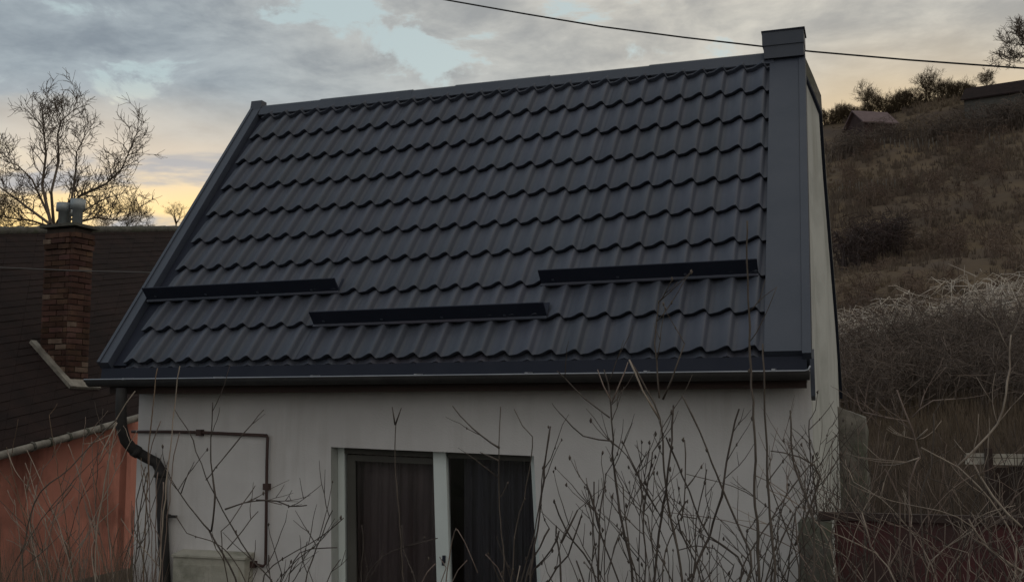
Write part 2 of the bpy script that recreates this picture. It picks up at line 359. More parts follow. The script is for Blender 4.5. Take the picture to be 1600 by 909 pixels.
# window
win = MB()
fy = WY+.13
def on(px, py, y): return at_y(px, py, y)
def bar(mb, a, b, w, d, y, side=1):       # bar from a to b in the plane y, width w towards side, depth d
    a, b = Vector(a), Vector(b); t_ = (b-a).normalized(); n_ = Vector((t_.z, 0, -t_.x))*w*side
    mb.obox((a.x, y, a.z), (b-a), n_, (0, d, 0))
zt_l, zt_r = w_tl.z, w_tr.z
wtop = lambda x: zt_l+(zt_r-zt_l)*(x-w_tl.x)/(w_tr.x-w_tl.x)
lx = lambda z: w_tl.x+(w_bl.x-w_tl.x)*(zt_l-z)/(zt_l-win_b)
rx = lambda z: w_tr.x+(w_br.x-w_tr.x)*(zt_r-z)/(zt_r-win_b)
def wq(mb, x0f, x1f, z0f, z1f, y0, y1):   # block between fractions of the opening
    def c(u, v):
        zb = win_b; l, r = lx(zb+(wtop(w_tl.x)-zb)*v), rx(zb+(wtop(w_tr.x)-zb)*v); x = l+(r-l)*u
        return (x, zb+(wtop(x)-zb)*v)
    q = [c(x0f, z0f), c(x1f, z0f), c(x1f, z1f), c(x0f, z1f)]
    mb.prism([(a, y0, b) for a, b in q], [(a, y1, b) for a, b in q])
mb = MB(); wq(mb, .002, .036, .0, .998, fy, fy+.07); wq(mb, .964, .998, 0, .998, fy, fy+.07); wq(mb, .036, .964, .0, .05, fy, fy+.07)
frame = mb.build('window_frame', MT['pvc'], house)
mb = MB(); wq(mb, .036, .491, .962, .998, fy, fy+.07); wq(mb, .567, .964, .962, .998, fy, fy+.07); mb.build('frame_top_bar', MT['shed'], frame)  # top bars of the window frame, coloured grey unlike the white side bars
mb = MB(); wq(mb, .494, .557, .05, .998, fy-.012, fy+.06); mb.build('mullion', MT['pvc'], frame)
mb = MB(); wq(mb, .048, .088, .06, .955, fy+.012, fy+.06); wq(mb, .088, .492, .918, .955, fy+.012, fy+.06); wq(mb, .088, .492, .06, .11, fy+.012, fy+.06); mb.build('sash', MT['shed'], frame)
mb = MB(); wq(mb, .088, .492, .11, .918, fy+.03, fy+.034); mb.build('pane', MT['glass'], frame)
mb = MB(); wq(mb, .566, .964, .05, .962, fy+.03, fy+.034); mb.build('pane', MT['glass'], frame)
hp = on(693, 873, fy-.03); mb = MB(); mb.box(hp.x-.012, hp.x+.012, fy-.03, fy-.012, hp.z-.03, hp.z+.03); mb.box(hp.x-.009, hp.x+.009, fy-.05, fy-.03, hp.z-.05, hp.z-.0)
mb.build('window_handle', MT['guard'], frame)
def curtain(u0, u1, nm, mat, yy):
    mb = MB(); n = 60; x0 = w_tl.x+(w_tr.x-w_tl.x)*u0; x1 = w_tl.x+(w_tr.x-w_tl.x)*u1
    pr = [(x0+(x1-x0)*k/n, yy+.05*noise.noise(Vector((k*.33, x0*7, 0)))+.02*noise.noise(Vector((k*1.1, x0*3, 4)))) for k in range(n+1)]
    for (a, b), (c, d) in zip(pr, pr[1:]): mb.quad((a, b, win_b), (c, d, win_b), (c, d, zt_l-.02), (a, b, zt_l-.02))
    return mb.build(nm, mat, house, True)
curtain(.0, .54, 'curtain', MT['curtain'], WY+.33); curtain(.60, 1.0, 'curtain', MT['drape'], WY+.36)
mb = MB(); mb.box(2.1, 4.1, WY-.06, WY+.0, win_b-.05, win_b-.012); mb.build('window_sill', MT['pvc'], house)

# roof deck (back slope too), then every pressed tile
mb = MB()
d0, d1 = -.045, -.10
def slab(x0b, x1b, x0t, x1t, v0, v1, n0, n1):
    a = [roof_pt(x0b, v0, n1), roof_pt(x1b, v0, n1), roof_pt(x1t, v1, n1), roof_pt(x0t, v1, n1)]
    b = [roof_pt(x0b, v0, n0), roof_pt(x1b, v0, n0), roof_pt(x1t, v1, n0), roof_pt(x0t, v1, n0)]
    return a, b
mb.prism(*slab(.03, 6.17, .03, 6.09, .06, L-.04, d0, d1))
def back(q): return Vector((q.x, 2*A-q.y, q.z))
a, b = slab(.03, 6.2, .03, 6.1, -.05, L-.04, d0+.04, d1)
mb.prism([back(q) for q in reversed(a)], [back(q) for q in reversed(b)])
roof = mb.build('roof', MT['trim'], house)
ROWS = [.0, .405, .812, 1.234, 1.643, 2.06, 2.495, 2.946, 3.395, 3.79]
TX0, NW = .245, 29; TW = (5.868-TX0)/NW
AMP, STEP, TL0 = .054, .044, .42
def prof(s):
    if s < .68: return AMP*(.5-.5*cos(pi*s/.68))**1.15
    if s < .84: return -.006+(AMP+.006)*(.5+.5*cos(pi*(s-.68)/.16))
    return -.006*(1-(s-.84)/.16)
NS = 10
def tile_mesh():
    mb = MB()
    us = [0, .15, .28, .40, .52, .61, .68, .72, .76, .80, .84, 1.0]
    for v, lift in ((0.0, STEP), (.012, STEP+.004), (1.0, 0.0)):
        for s in us: mb.v.append((s*TW, v*TL0, prof(s)+lift))
    k = len(us)
    for j in range(2):
        for i in range(k-1): mb.f.append((j*k+i, j*k+i+1, (j+1)*k+i+1, (j+1)*k+i))
    b0 = len(mb.v)
    for s in us: mb.v.append((s*TW, .0, prof(s)+STEP))
    for s in us: mb.v.append((s*TW, .028, prof(s)-.008))
    for i in range(k-1): mb.f.append((b0+k+i, b0+k+i+1, b0+i+1, b0+i))
    mb.m = [0]*len(mb.f)
    me = mb.mesh('roof_tile', MT['tile'], True)
    return me
tm = tile_mesh()
Rm = Matrix((Vector((1, 0, 0)), VS, NR)).transposed()
rot_roof = Rm.to_euler()
sheet = {}
for j, v0 in enumerate(ROWS):
    v1 = ROWS[j+1] if j < len(ROWS)-1 else 3.93
    for i in range(NW):
        o = bpy.data.objects.new('roof_tile', tm); COL.objects.link(o); o.parent = roof
        p = roof_pt(TX0+i*TW-.0832*.9*((v0)/L)*1.0, v0, -.03+R.uniform(-.0006, .0006))
        c_ = sheet.setdefault((i+3)//6, R.uniform(.93, 1.07))*R.uniform(.955, 1.045); o.color = (c_*R.uniform(.985, 1.02), c_, c_*R.uniform(.98, 1.03), 1)
        p = p+NR*(.0022*(((i+3)//6) % 2)+R.uniform(0, .0012)); o.location = p; o.rotation_euler = rot_roof; o.scale = (1, (v1-v0+.012)/TL0, 1)
# the second small wave under the lowest row
mb = MB(); us = [k/8 for k in range(9)]
for i in range(NW):
    for s0, s1 in zip(us, us[1:]):
        q = [roof_pt(TX0+(i+s)*TW, vv, prof(s)*.8-.045+n_) for s, vv, n_ in ((s0, -.035, 0), (s1, -.035, 0), (s1, .05, 0), (s0, .05, 0))]
        mb.quad(*q)
        q2 = [roof_pt(TX0+(i+s)*TW, -.035, prof(s)*.8-.045+n_) for s, n_ in ((s0, -.012), (s1, -.012), (s1, 0), (s0, 0))]
        mb.quad(*q2)
mb.build('eaves_filler', MT['tile'], roof, True)
# drip apron, fascia, soffit, gutter
LZ = -.148
mb = MB(); mb.prism([(.02, -.012, -.04), (.02, -.030, LZ-.01), (.02, -.022, LZ-.01), (.02, .02, -.05)], [(6.17, -.012, -.04), (6.17, -.030, LZ-.01), (6.17, -.022, LZ-.01), (6.17, .02, -.05)])
mb.build('drip_apron', MT['guard'], house)
mb = MB(); mb.box(.08, 6.16, .03, .06, -.272, -.065); mb.build('fascia', MT['soffit'], house)
mb = MB()
for k in range(2): mb.box(.1, 6.15, .062+k*.142, .200+k*.144, -.222, -.2)
mb.build('soffit', MT['soffit'], house)
def gutter_ring(x, dz=0, r=.066, yc=-.09):
    out = [Vector((x, yc+r*cos(pi+pi*k/8), LZ+dz+r*sin(pi+pi*k/8))) for k in range(9)]
    return out + [Vector((x, yc+(r-.004)*cos(2*pi-pi*k/8), LZ+dz+.001+(r-.004)*sin(2*pi-pi*k/8))) for k in range(9)]
mb = MB(); mb.prism(gutter_ring(-.05, .004), gutter_ring(6.19, -.005)); gut = mb.build('gutter', MT['downpipe'], house, True)
mb = MB(); mb.tube([(-.105, -.10, LZ+.0), (-.06, -.157, LZ+.003), (3, -.157, LZ-.001), (6.16, -.157, LZ-.006), (6.185, -.155, LZ+.0), (6.2, -.15, LZ+.03)], .0062, 6); mb.build('gutter_lip', MT['lip'], gut, True)
mb = MB(); mb.prism([(-.115, -.1, LZ), (-.05, -.156, LZ+.003), (-.05, -.09, LZ-.062), ], [(-.105, -.06, LZ), (-.05, -.026, LZ+.003), (-.05, -.088, LZ-.062)]); mb.build('gutter_end', MT['downpipe'], gut)
for k in range(7):
    x = .35+k*.93; mb = MB(); mb.prism([(x, -.163, LZ-.004), (x, -.163, LZ+.012), (x, .0, LZ+.02), (x, .0, LZ+.01)], [(x+.025, -.163, LZ-.004), (x+.025, -.163, LZ+.012), (x+.025, 0, LZ+.02), (x+.025, 0, LZ+.01)])
    mb.build('gutter_bracket', MT['lip'], gut)
# verge trim at the left, wide metal band and edge at the right
def strip(mb, xa0, xb0, xa1, xb1, v0, v1, n0, n1):
    a = [roof_pt(xa0, v0, n0), roof_pt(xb0, v0, n0), roof_pt(xb1, v1, n0), roof_pt(xa1, v1, n0)]
    mb.prism(a, [q+NR*(n1-n0) for q in a])
mb = MB(); strip(mb, .0, .115, .0, .125, -.03, L+.03, -.12, .052); strip(mb, .0, .03, .0, .03, -.03, L+.03, .053, .064); mb.build('verge_trim', MT['trim'], house)
mb = MB(); strip(mb, .118, .26, .128, .24, .0, L-.02, -.05, -.022); mb.build('verge_tray', MT['guard'], house)
e = roof_pt(.0, L+.03, 0); mb = MB(); mb.prism([(-.002, e.y-.09, e.z-.06), (-.002, e.y+.06, e.z-.06), (-.002, e.y+.06, e.z+.10), (-.002, e.y-.05, e.z+.10)], [(.135, e.y-.09, e.z-.06), (.135, e.y+.06, e.z-.06), (.135, e.y+.06, e.z+.10), (.135, e.y-.05, e.z+.10)])
mb.build('verge_end_cap', MT['trim'], house)
mb = MB(); strip(mb, 5.872, 6.14, 5.79, 6.06, -.03, L+.02, -.05, .032); mb.build('verge_flashing', MT['trim'], house)
mb = MB(); strip(mb, 6.142, 6.205, 6.062, 6.122, -.06, L+.03, -.14, .040); mb.build('verge_trim', MT['trim'], house)
# edge trims down the gable: front one dark drip edge, rear one a wide band
def gx(y): return gx0+(gx1-gx0)*(y-WY)/(RY-WY) if y < RY else gx1+(gx2-gx1)*(y-RY)/(be.y-RY)
mb = MB()
a = [Vector((gx(y)+.004, y, z)) for y, z in ((-.02, -.06), (.0, -.33), (.10, -.36), (.16, .02))]
mb.prism([q+Vector((0, 0, 0)) for q in a], [q+Vector((.03, 0, 0)) for q in a]); mb.build('gable_corner_trim', MT['trim'], house)
OUT = [(6.119, 2.545, 3.02), (6.185, 2.68, 2.86), (6.247, 2.816, 2.695), (6.249, 3.27, 2.15), (6.265, 3.9, 1.39), (6.278, 4.45, .75), (6.282, 5.12, -.04)]
def ribbon(mat, name, dz0, dz1, dx, th):
    mb = MB()
    for a, b in zip(OUT, OUT[1:]):
        a, b = Vector(a), Vector(b); o = Vector((dx, 0, 0)); t_ = Vector((-th, 0, 0))
        q = [a+o+Vector((0, 0, dz0)), b+o+Vector((0, 0, dz0)), b+o+Vector((0, 0, dz1)), a+o+Vector((0, 0, dz1))]
        mb.prism(q, [v+t_ for v in q], caps=True)
    return mb.build(name, mat, house)
ribbon(MT['stone'], 'rear_verge_trim', 0, -.165, 0, .05)
ribbon(MT['guard'], 'verge_batten', -.167, -.20, .002, .035)
# ridge caps
xs = [.13, .88, 1.97, 2.50, 3.52, 4.6, 5.80]
for k, (x0, x1) in enumerate(zip(xs, xs[1:])):
    up = .014 if k % 2 else .006
    mb = MB(); pr = []
    for x in (x0, x1+.03):
        f = [Vector((x, RY, RZ))+VS*s*1.0+NR*n_ for s, n_ in ((-.115, .036), (-.118, .022))]
        pr.append([f[1], f[0], Vector((x, RY-.035, RZ+.042+up)), Vector((x, RY, RZ+.060+up)), Vector((x, RY+.035, RZ+.042+up)), back(f[0]), back(f[1])])
    mb.prism(*pr); mb.build('ridge_cap', MT['trim'], house)
# metal clad block at the gable end of the ridge
b0 = [Vector((5.74, RY-.11, RZ-.02)), Vector((6.115, RY-.11, RZ-.02)), Vector((6.115, RY+.16, RZ-.02)), Vector((5.74, RY+.16, RZ-.02))]
b1 = [q+Vector((.0, 0, .15)) for q in b0]
blk = MB(); blk.prism(b0, b1); block = blk.build('ridge_end_block', MT['trim'], house)
mb = MB(); c0 = [Vector((5.728, RY-.122, RZ+.105)), Vector((6.120, RY-.122, RZ+.105)), Vector((6.120, RY+.175, RZ+.105)), Vector((5.728, RY+.175, RZ+.105))]
mb.prism(c0, [q+Vector((0, 0, .135)) for q in c0]); mb.build('block_cap', MT['trim'], block)
mb = MB(); c1 = [q+Vector((0, 0, .1355)) for q in c0]; c1 = [c1[0]+Vector((-.006, -.006, 0)), c1[1]+Vector((.012, -.012, 0)), c1[2]+Vector((.012, .012, 0)), c1[3]+Vector((-.012, .012, 0))]
mb.prism(c1, [q+Vector((0, 0, .014)) for q in c1]); mb.build('cap_edge', MT['guard'], block)
# snow guards
for x0, x1, v0 in ((.12, 2.14, .802), (2.03, 4.14, .396), (4.02, 5.80, .802)):
    mb = MB()
    a = [roof_pt(x0, v0, .028), roof_pt(x0, v0+.012, .17), roof_pt(x0, v0+.022, .17), roof_pt(x0, v0+.018, .03), roof_pt(x0, v0+.16, .030), roof_pt(x0, v0+.16, .022)]
    mb.prism(a, [q+Vector((x1-x0, 0, .012)) for q in a])
    sg = mb.build('snow_guard', MT['guard'], house)
    mb = MB()
    mb.obox(roof_pt(x0, v0-.026, .024), (x1-x0, 0, .012), VS*.025, NR*.012); mb.build('guard_foot', MT['tile'], sg)
    for k in range(int((x1-x0)/.58)+1):
        q = roof_pt(x0+.1+k*.55, v0-.004, .06); mb = MB(); mb.obox(q, (.022, 0, 0), VS*.004, NR*.02); mb.build('bolt_head', MT['trim'], sg)
# downpipe
dp = [(190, 606, -.09), (189, 640, -.09), (190, 668, -.05), (196, 688, .02), (208, 702, .12), (228, 714, .22), (244, 722, .285), (251, 735, .29), (252, 770, .29), (258, 905, .29)]
pts = [at_y(*q) for q in dp]; pts.append(Vector((pts[-1].x+.02, .29, GZ+.1)))
mb = MB(); mb.tube(pts, .049, 12); dpo = mb.build('downpipe', MT['downpipe'], house, True)
for k, q in enumerate((pts[4], pts[7])):
    mb = MB(); dd = (pts[5]-pts[4] if k == 0 else Vector((0, 0, -1))).normalized(); mb.tube([q, q+dd*.06], .056, 12); mb.build('pipe_socket', MT['downpipe'], dpo, True)
q = at_y(257, 806, .29); mb = MB(); mb.tube([q+Vector((0, 0, -.015)), q+Vector((0, 0, .015))], .056, 12); mb.box(q.x+.05, q.x+.13, .28, .30, q.z-.012, q.z+.012); mb.build('pipe_bracket', MT['downpipe'], dpo)
# thin brown gas pipe
g_ = [at_y(*q, .315) for q in ((206, 674), (265, 674), (310, 675), (417, 680), (418, 684), (417, 720), (415, 880), (411, 884), (392, 880))]
mb = MB(); mb.tube(g_, .0135, 8); gp = mb.build('gas_pipe', MT['pipe'], house, True)
for q in ((312, 675.5), (416.5, 760), (395, 881)):
    c = at_y(*q, .315); mb = MB(); mb.box(c.x-.025, c.x+.025, .29, .349, c.z-.028, c.z+.028); mb.build('pipe_clip', MT['pipe'], gp)
c0_, c1_ = at_y(275, 868, .24), at_y(386, 866, .24)
mb = MB(); mb.box(c0_.x, c1_.x, .20, .349, GZ+.2, c0_.z); bx = mb.build('meter_box', MT['box'], house)
mb = MB(); mb.prism([(c0_.x-.012, .185, c0_.z+.001), (c1_.x+.012, .185, c0_.z+.001), (c1_.x+.012, .348, c0_.z+.001), (c0_.x-.012, .348, c0_.z+.001)], [(c0_.x-.012, .185, c0_.z+.018), (c1_.x+.012, .185, c0_.z+.018), (c1_.x+.01, .348, c0_.z+.05), (c0_.x, .348, c0_.z+.05)]); mb.build('box_lid', MT['box'], bx)
mb = MB(); mb.box(c0_.x+.08, c1_.x-.05, .192, .1995, GZ+.4, c0_.z-.06); mb.build('box_door', MT['box'], bx)

# ------------------------------------------------------------------ rough wall behind the gable, gate pillar and gate
def rough_block(x0, x1, y0, y1, z0, z1, n=7, amp=.03, slope=0):
    import bmesh
    bm = bmesh.new(); bmesh.ops.create_cube(bm, size=1)
    bmesh.ops.subdivide_edges(bm, edges=bm.edges[:], cuts=n, use_grid_fill=True)
    for v in bm.verts:
        p = Vector(((v.co.x+.5)*(x1-x0)+x0, (v.co.y+.5)*(y1-y0)+y0, (v.co.z+.5)*(z1-z0)+z0))
        if v.co.z > .49: p.z -= slope*(v.co.x+.5)
        p += noise.noise_vector(p*3.1)*amp+noise.noise_vector(p*9)*amp*.4
        v.co = p
    me = bpy.data.meshes.new('rough'); bm.to_mesh(me); bm.free(); me.polygons.foreach_set('use_smooth', [True]*len(me.polygons)); return me
me = rough_block(6.20, 6.52, 4.3, 5.5, GZ-.3, -.32, 9, .035, .14); me.materials.append(MT['stone'])
o = tag(link('stone_wall', me), 'rough grey stone wall stub behind the right corner of the house', 'wall')
me = rough_block(6.12, 6.32, -.75, -.42, GZ-.3, at_y(1280, 812, -.7).z, 8, .02); me.materials.append(MT['pier'])
tag(link('gate_pillar', me), 'squat mossy concrete pillar beside the dark red gate', 'pillar')
gate = thing('metal_gate', 'dark red sheet metal gate half hidden by dry twigs', 'gate', (7.0, -.6, GZ))
gz = at_y(1420, 808, -.6).z
for k in range(8):
    x = 6.34+k*.19; mb = MB(); mb.box(x, x+.182, -.60+.004*(k % 2), -.575+.004*(k % 2), GZ+.1, gz-.03); mb.build('board', MT['red'], gate)
mb = MB(); mb.box(6.24, 7.9, -.625, -.56, gz-.028, gz+.022); mb.build('top_rail', MT['soffit'], gate)
mb = MB(); mb.box(6.33, 7.9, -.573, -.54, gz-.45, gz-.40); mb.build('rail', MT['red'], gate)
mb = MB(); mb.box(7.82, 7.9, -.7, -.626, GZ-.1, gz+.05); mb.build('gate_post', MT['soffit'], gate)
# white rails further back
rf = thing('rail_fence', 'short white painted rail fence beyond the garden at right', 'fence', at_r(1560, 770, 17))
a0, a1 = at_r(1508, 711, 17), at_r(1665, 711, 17); d_ = a1-a0; d_.z = 0
for dz in (.0, -.10):
    for f0, f1 in ((0, .22), (.27, 1)):
        mb = MB(); mb.obox(a0+d_*f0+Vector((0, 0, dz-.025+R.uniform(-.008, .008))), d_*(f1-f0), (0, .05, 0), (0, 0, .05 if dz == 0 else .085)); mb.build('rail', MT['railwhite'], rf)
for f in (.235, .7):
    q = a0+d_*f; mb = MB(); mb.box(q.x-.05, q.x+.05, q.y-.08, q.y-.005, q.z-1.3, q.z+.1); mb.build('post', MT['board'], rf)
for k in range(5):
    q = a0+d_*(.30+k*.14); mb = MB(); mb.obox(q+Vector((0, .06, -.98)), d_*.133, (0, .02, 0), (0, 0, .82+.02*(k % 2))); mb.build('board', MT['board'], rf)

# ------------------------------------------------------------------ neighbouring house with the brick chimney
psi, pit = radians(85), radians(40)
nn = Vector((sin(psi)*sin(pit), -cos(psi)*sin(pit), cos(pit))); down = Vector((sin(psi)*cos(pit), -cos(psi)*cos(pit), -sin(pit)))
dv = ray(112, 605); nb = CAM+dv.normalized()*16.5
neigh = thing('house', 'orange plastered house with dark brown roof at the left edge', 'house', (-5, 5, GZ))
rp = lambda px, py: at_plane(px, py, nb, nn)
RA, RB, EA, EB = rp(-160, 364), rp(330, 358), rp(-160, 747), rp(232, 643)
mb = MB(); q = [EA, EB, RB, RA]; mb.prism([v-nn*.12 for v in q], q); nroof = mb.build('roof', MT['nroof'], neigh)
# far slope of that roof and its ridge
fb = Vector((-sin(psi)*cos(pit), cos(psi)*cos(pit), -sin(pit)))
mb = MB(); q = [RB, RB+fb*4, RA+fb*4, RA]; mb.prism([v-Vector((0, 0, .14)) for v in q], [v-Vector((0, 0, .01)) for v in q]); mb.build('rear_slope', MT['nroof'], nroof)
for k in range(30):
    f0, f1 = k/30, (k+1)/30
    mb = MB(); ns_ = 12
    for j in range(ns_):
        g0, g1 = j/ns_, (j+.992)/ns_; q_ = lambda f, g, h: RA.lerp(RB, g).lerp(EA.lerp(EB, g), f)+nn*h
        hz = R.uniform(.007, .014); w_ = R.uniform(-.0015, .0015)
        mb.prism([q_(f0-.003, g0, .002), q_(f1+w_, g0, .002), q_(f1+w_, g1, .002), q_(f0-.003, g1, .002)], [q_(f0-.003, g0, .004), q_(f1+w_, g0, hz), q_(f1+w_, g1, hz), q_(f0-.003, g1, .004)])
    mb.build('roof_course', MT['nroof'], nroof)
nd = (RB-RA); n_len = nd.length; nd.normalize()
k0 = 0; step = .5; cnt = int(n_len/step)
for k in range(cnt):
    s0 = RA+nd*(k*step); mb = MB(); mb.tube([s0+Vector((0, 0, .0)), s0+nd*(step+.02)+Vector((0, 0, .012))], .075, 8); mb.build('ridge_tile', MT['pier'], nroof, True)
ed = (EB-EA); 
mb = MB(); mb.tube([EA+down*.03-nn*.03, EA+ed*.5+down*.03-nn*.045, EB+down*.03-nn*.03], .052, 8); mb.build('eaves_trim', MT['lead'], nroof, True)
for f in (.45, .52, .60, .68, .75):
    q = EA+ed*f+down*.03-nn*.04; mb = MB(); mb.tube([q-ed.normalized()*.02, q+ed.normalized()*.02], .062, 8); mb.build('trim_joint', MT['pier'], nroof)
ins = Vector((-down.x, -down.y, 0)).normalized()*.28
wa, wb = EA+ins, EB+ins
up_t = lambda v: Vector((v.x, v.y, v.z+.02))
mb = MB(); q = [Vector((wa.x, wa.y, GZ-.3)), Vector((wb.x, wb.y, GZ-.3)), up_t(wb), up_t(wa)]
mb.prism([v+ins for v in q], q); mb.build('wall', MT['orange'], neigh)
dz_ = lambda v, z: Vector((v.x, v.y, z))
for e_, r_, sg_ in ((wb, RB, -1), (wa, RA, 1)):                     # end walls and the wall at the far side
    sh_ = (wb-wa).normalized()*.12*sg_; sh_.z = 0; rr_ = r_+fb*3.7
    q = [dz_(e_, GZ-.3)+sh_, dz_(rr_, GZ-.3)+sh_, rr_+sh_-Vector((0, 0, .2)), r_+sh_-Vector((0, 0, .2)), up_t(e_)+sh_-Vector((0, 0, .02))]
    mb = MB(); mb.prism(q, [v+sh_*1.5 for v in q]); mb.build('wall', MT['orange'], neigh)
ra_, rb_2 = RA+fb*3.7, RB+fb*3.7
mb = MB(); q = [dz_(ra_, GZ-.3), dz_(rb_2, GZ-.3), rb_2-Vector((0, 0, .25)), ra_-Vector((0, 0, .25))]; mb.prism(q, [v-fb*.2 for v in q]); mb.build('wall', MT['orange'], neigh)
oc = Vector((down.x, down.y, 0)).normalized()*.04
mb = MB(); q = [Vector((wa.x, wa.y, GZ-.3)), Vector((wb.x, wb.y, GZ-.3)), Vector((wb.x, wb.y, -2.58)), Vector((wa.x, wa.y, -2.6))]; q = [v+oc for v in q]
mb.prism([v-oc*.99 for v in q], q); mb.build('plinth', MT['plinth'], neigh)
# chimney
ch_a, ch_b = .52, .38
dx_, dy_ = Vector((sin(psi), -cos(psi), 0)), Vector((cos(psi), sin(psi), 0))     # towards the eaves, along the eaves
def on_roof(px, py): return rp(px, py)
# near lower corner of the chimney
cn = rp(105, 596); ztop = at_plane(100, 352, cn, Vector((.63, -.78, 0))).z; zbot = cn.z-.25
def cpt(a, b, z): p = cn-dx_*a+dy_*b; return Vector((p.x, p.y, z))              # a: up the roof, b: along the eaves
def ring(d, z): return [cpt(d, d, z), cpt(d, ch_b-d, z), cpt(ch_a-d, ch_b-d, z), cpt(ch_a-d, d, z)]
mb = MB(); mb.prism(ring(.012, zbot), ring(.012, ztop-.02)); chim = mb.build('chimney', MT['mortar'], neigh)
pitch = .078; ncr = int((ztop-zbot)/pitch); hid = MB()
def spans_of(w, odd, bl=.243, g_=.013):
    out = []; x = -(bl+g_)*.5 if odd else 0.0
    while x < w-.02:
        a_, b_ = max(0, x), min(w, x+bl)
        if b_-a_ > .03: out.append((a_, b_))
        x += bl+g_
    return out
for c in range(ncr):
    z0 = zbot+c*pitch; z1 = z0+pitch-.013; top_extra = .03 if c >= ncr-3 else 0
    for face in range(4):
        for s0, s1 in spans_of(ch_b if face in (0, 2) else ch_a, (c+face) % 2):
            o0 = -R.uniform(-.004, .009)-.004-top_extra; d_in = .05
            if face == 0: q = [(o0, s0), (o0, s1), (d_in, s1), (d_in, s0)]
            elif face == 1: q = [(max(s0, .052), o0), (s1, o0), (s1, d_in), (max(s0, .052), d_in)]
            elif face == 2: q = [(ch_a+.004, s0), (ch_a+.004, s1), (ch_a-d_in, s1), (ch_a-d_in, s0)]
            else: q = [(s0, ch_b+.004), (s1, ch_b+.004), (s1, ch_b-d_in), (s0, ch_b-d_in)]
            jz = R.uniform(-.003, .003)
            if face > 1: hid.prism([cpt(a_, b_, z0) for a_, b_ in q], [cpt(a_, b_, z1) for a_, b_ in q]); continue
            if face == 1 and s1 < .06: continue
            mb = MB(); mb.prism([cpt(a_, b_, z0+jz) for a_, b_ in q], [cpt(a_, b_, z1+jz) for a_, b_ in q])
            c_ = R.uniform(.65, 1.35); mb.build('brick', MT['brickpale'] if R.random() < .11 else MT['brick'], chim).color = (c_, c_*R.uniform(.92, 1.06), c_*R.uniform(.9, 1.08), 1)
kind(hid.build('far_side_bricks', MT['brick'], chim), 'stuff')
mb = MB(); mb.prism(ring(-.06, ztop), ring(-.06, ztop+.04)); mb.build('chimney_cap', MT['pier'], chim)
for (a_, b_, h_, r_) in ((.33, .12, .33, .085), (.14, .2, .38, .09), (.40, .28, .28, .06)):
    c = cpt(a_, b_, ztop+.04); mb = MB(); mb.tube([c, c+Vector((0, 0, h_*.62)), c+Vector((0, 0, h_*.64)), c+Vector((0, 0, h_))], [r_*.8, r_*.8, r_*1.2, r_*1.15], 12); mb.build('chimney_pot', MT['zinc'], chim, True)
def on_slope(a, b, n):                       # on the roof plane, a metres up from the corner, b along
    p = cn-dx_*a+dy_*b; z = nb.z-(nn.x*(p.x-nb.x)+nn.y*(p.y-nb.y))/nn.z
    return Vector((p.x, p.y, z))+nn*n
mb = MB(); q = [on_slope(-.13, -.10, .01), on_slope(-.13, .005, .01), on_slope(ch_a+.12, .005, .01), on_slope(ch_a+.12, -.10, .01)]; mb.prism(q, [v+nn*.05 for v in q]); mb.build('flashing', MT['lead'], chim)
mb = MB(); q = [on_slope(-.13, .008, .012), on_slope(-.13, ch_b+.10, .012), on_slope(-.004, ch_b+.10, .012), on_slope(-.004, .008, .012)]; mb.prism(q, [v+nn*.04 for v in q]); mb.build('flashing', MT['lead'], chim)

# ------------------------------------------------------------------ cables
def cable(pts, r, mat, name, label):
    out = []
    for a, b in zip(pts, pts[1:]):
        for k in range(10): out.append(a.lerp(b, k/10))
    out.append(pts[-1]); mb = MB(); mb.tube(out, r, 6); return tag(mb.build(name, mat, None, True), label, 'cable')
cable([at_y(*q, 7.5) for q in ((300, -78), (560, -26), (690, -1), (820, 22), (940, 42), (1070, 59), (1192, 73), (1270, 81), (1420, 94), (1600, 107), (1900, 122))], .012, MT['cable'], 'overhead_cable', 'black power cable sagging across the sky behind the roof')
cable([at_y(*q, 2.2) for q in ((-200, 410), (0, 418), (120, 423), (240, 426), (300, 427))], .008, MT['wire'], 'thin_wire', 'thin pale wire strung across the front of the brick chimney')

# ------------------------------------------------------------------ bare trees
def grow(mb, p, d, ln, r, lev, rnd, bend=.35, n0=5, kids=(3, 5), up=.25, shrink=.62, minr=.004):
    pts = [p.copy()]; rs = [r]; segs = 4 if lev > 1 else 3
    q = p.copy(); dd = d.normalized()
    for k in range(segs):
        dd = (dd+Vector((rnd.gauss(0, bend), rnd.gauss(0, bend), rnd.gauss(0, bend)+up*.4))*.5).normalized()
        q = q+dd*(ln/segs); pts.append(q.copy()); rs.append(max(minr*.6, r*(1-.55*(k+1)/segs)))
    mb.tube(pts, rs, n0 if lev > 2 else 4 if lev > 1 else 3, cap=False)
    if lev <= 0: return
    for c in range(rnd.randint(*kids)):
        f = rnd.uniform(.3, 1); i = min(segs-1, int(f*segs)); b = pts[i].lerp(pts[i+1], f*segs-i)
        ax = (pts[i+1]-pts[i]).normalized(); sd_ = ax.orthogonal(); sd_.rotate(Matrix.Rotation(rnd.uniform(0, 2*pi), 3, ax))
        nd_ = (ax*rnd.uniform(.6, 1.0)+sd_*rnd.uniform(.5, .95)+Vector((0, 0, up))).normalized()
        grow(mb, b, nd_, ln*shrink*rnd.uniform(.75, 1.15), max(minr, rs[i]*.55), lev-1, rnd, bend, n0, kids, up, shrink, minr)
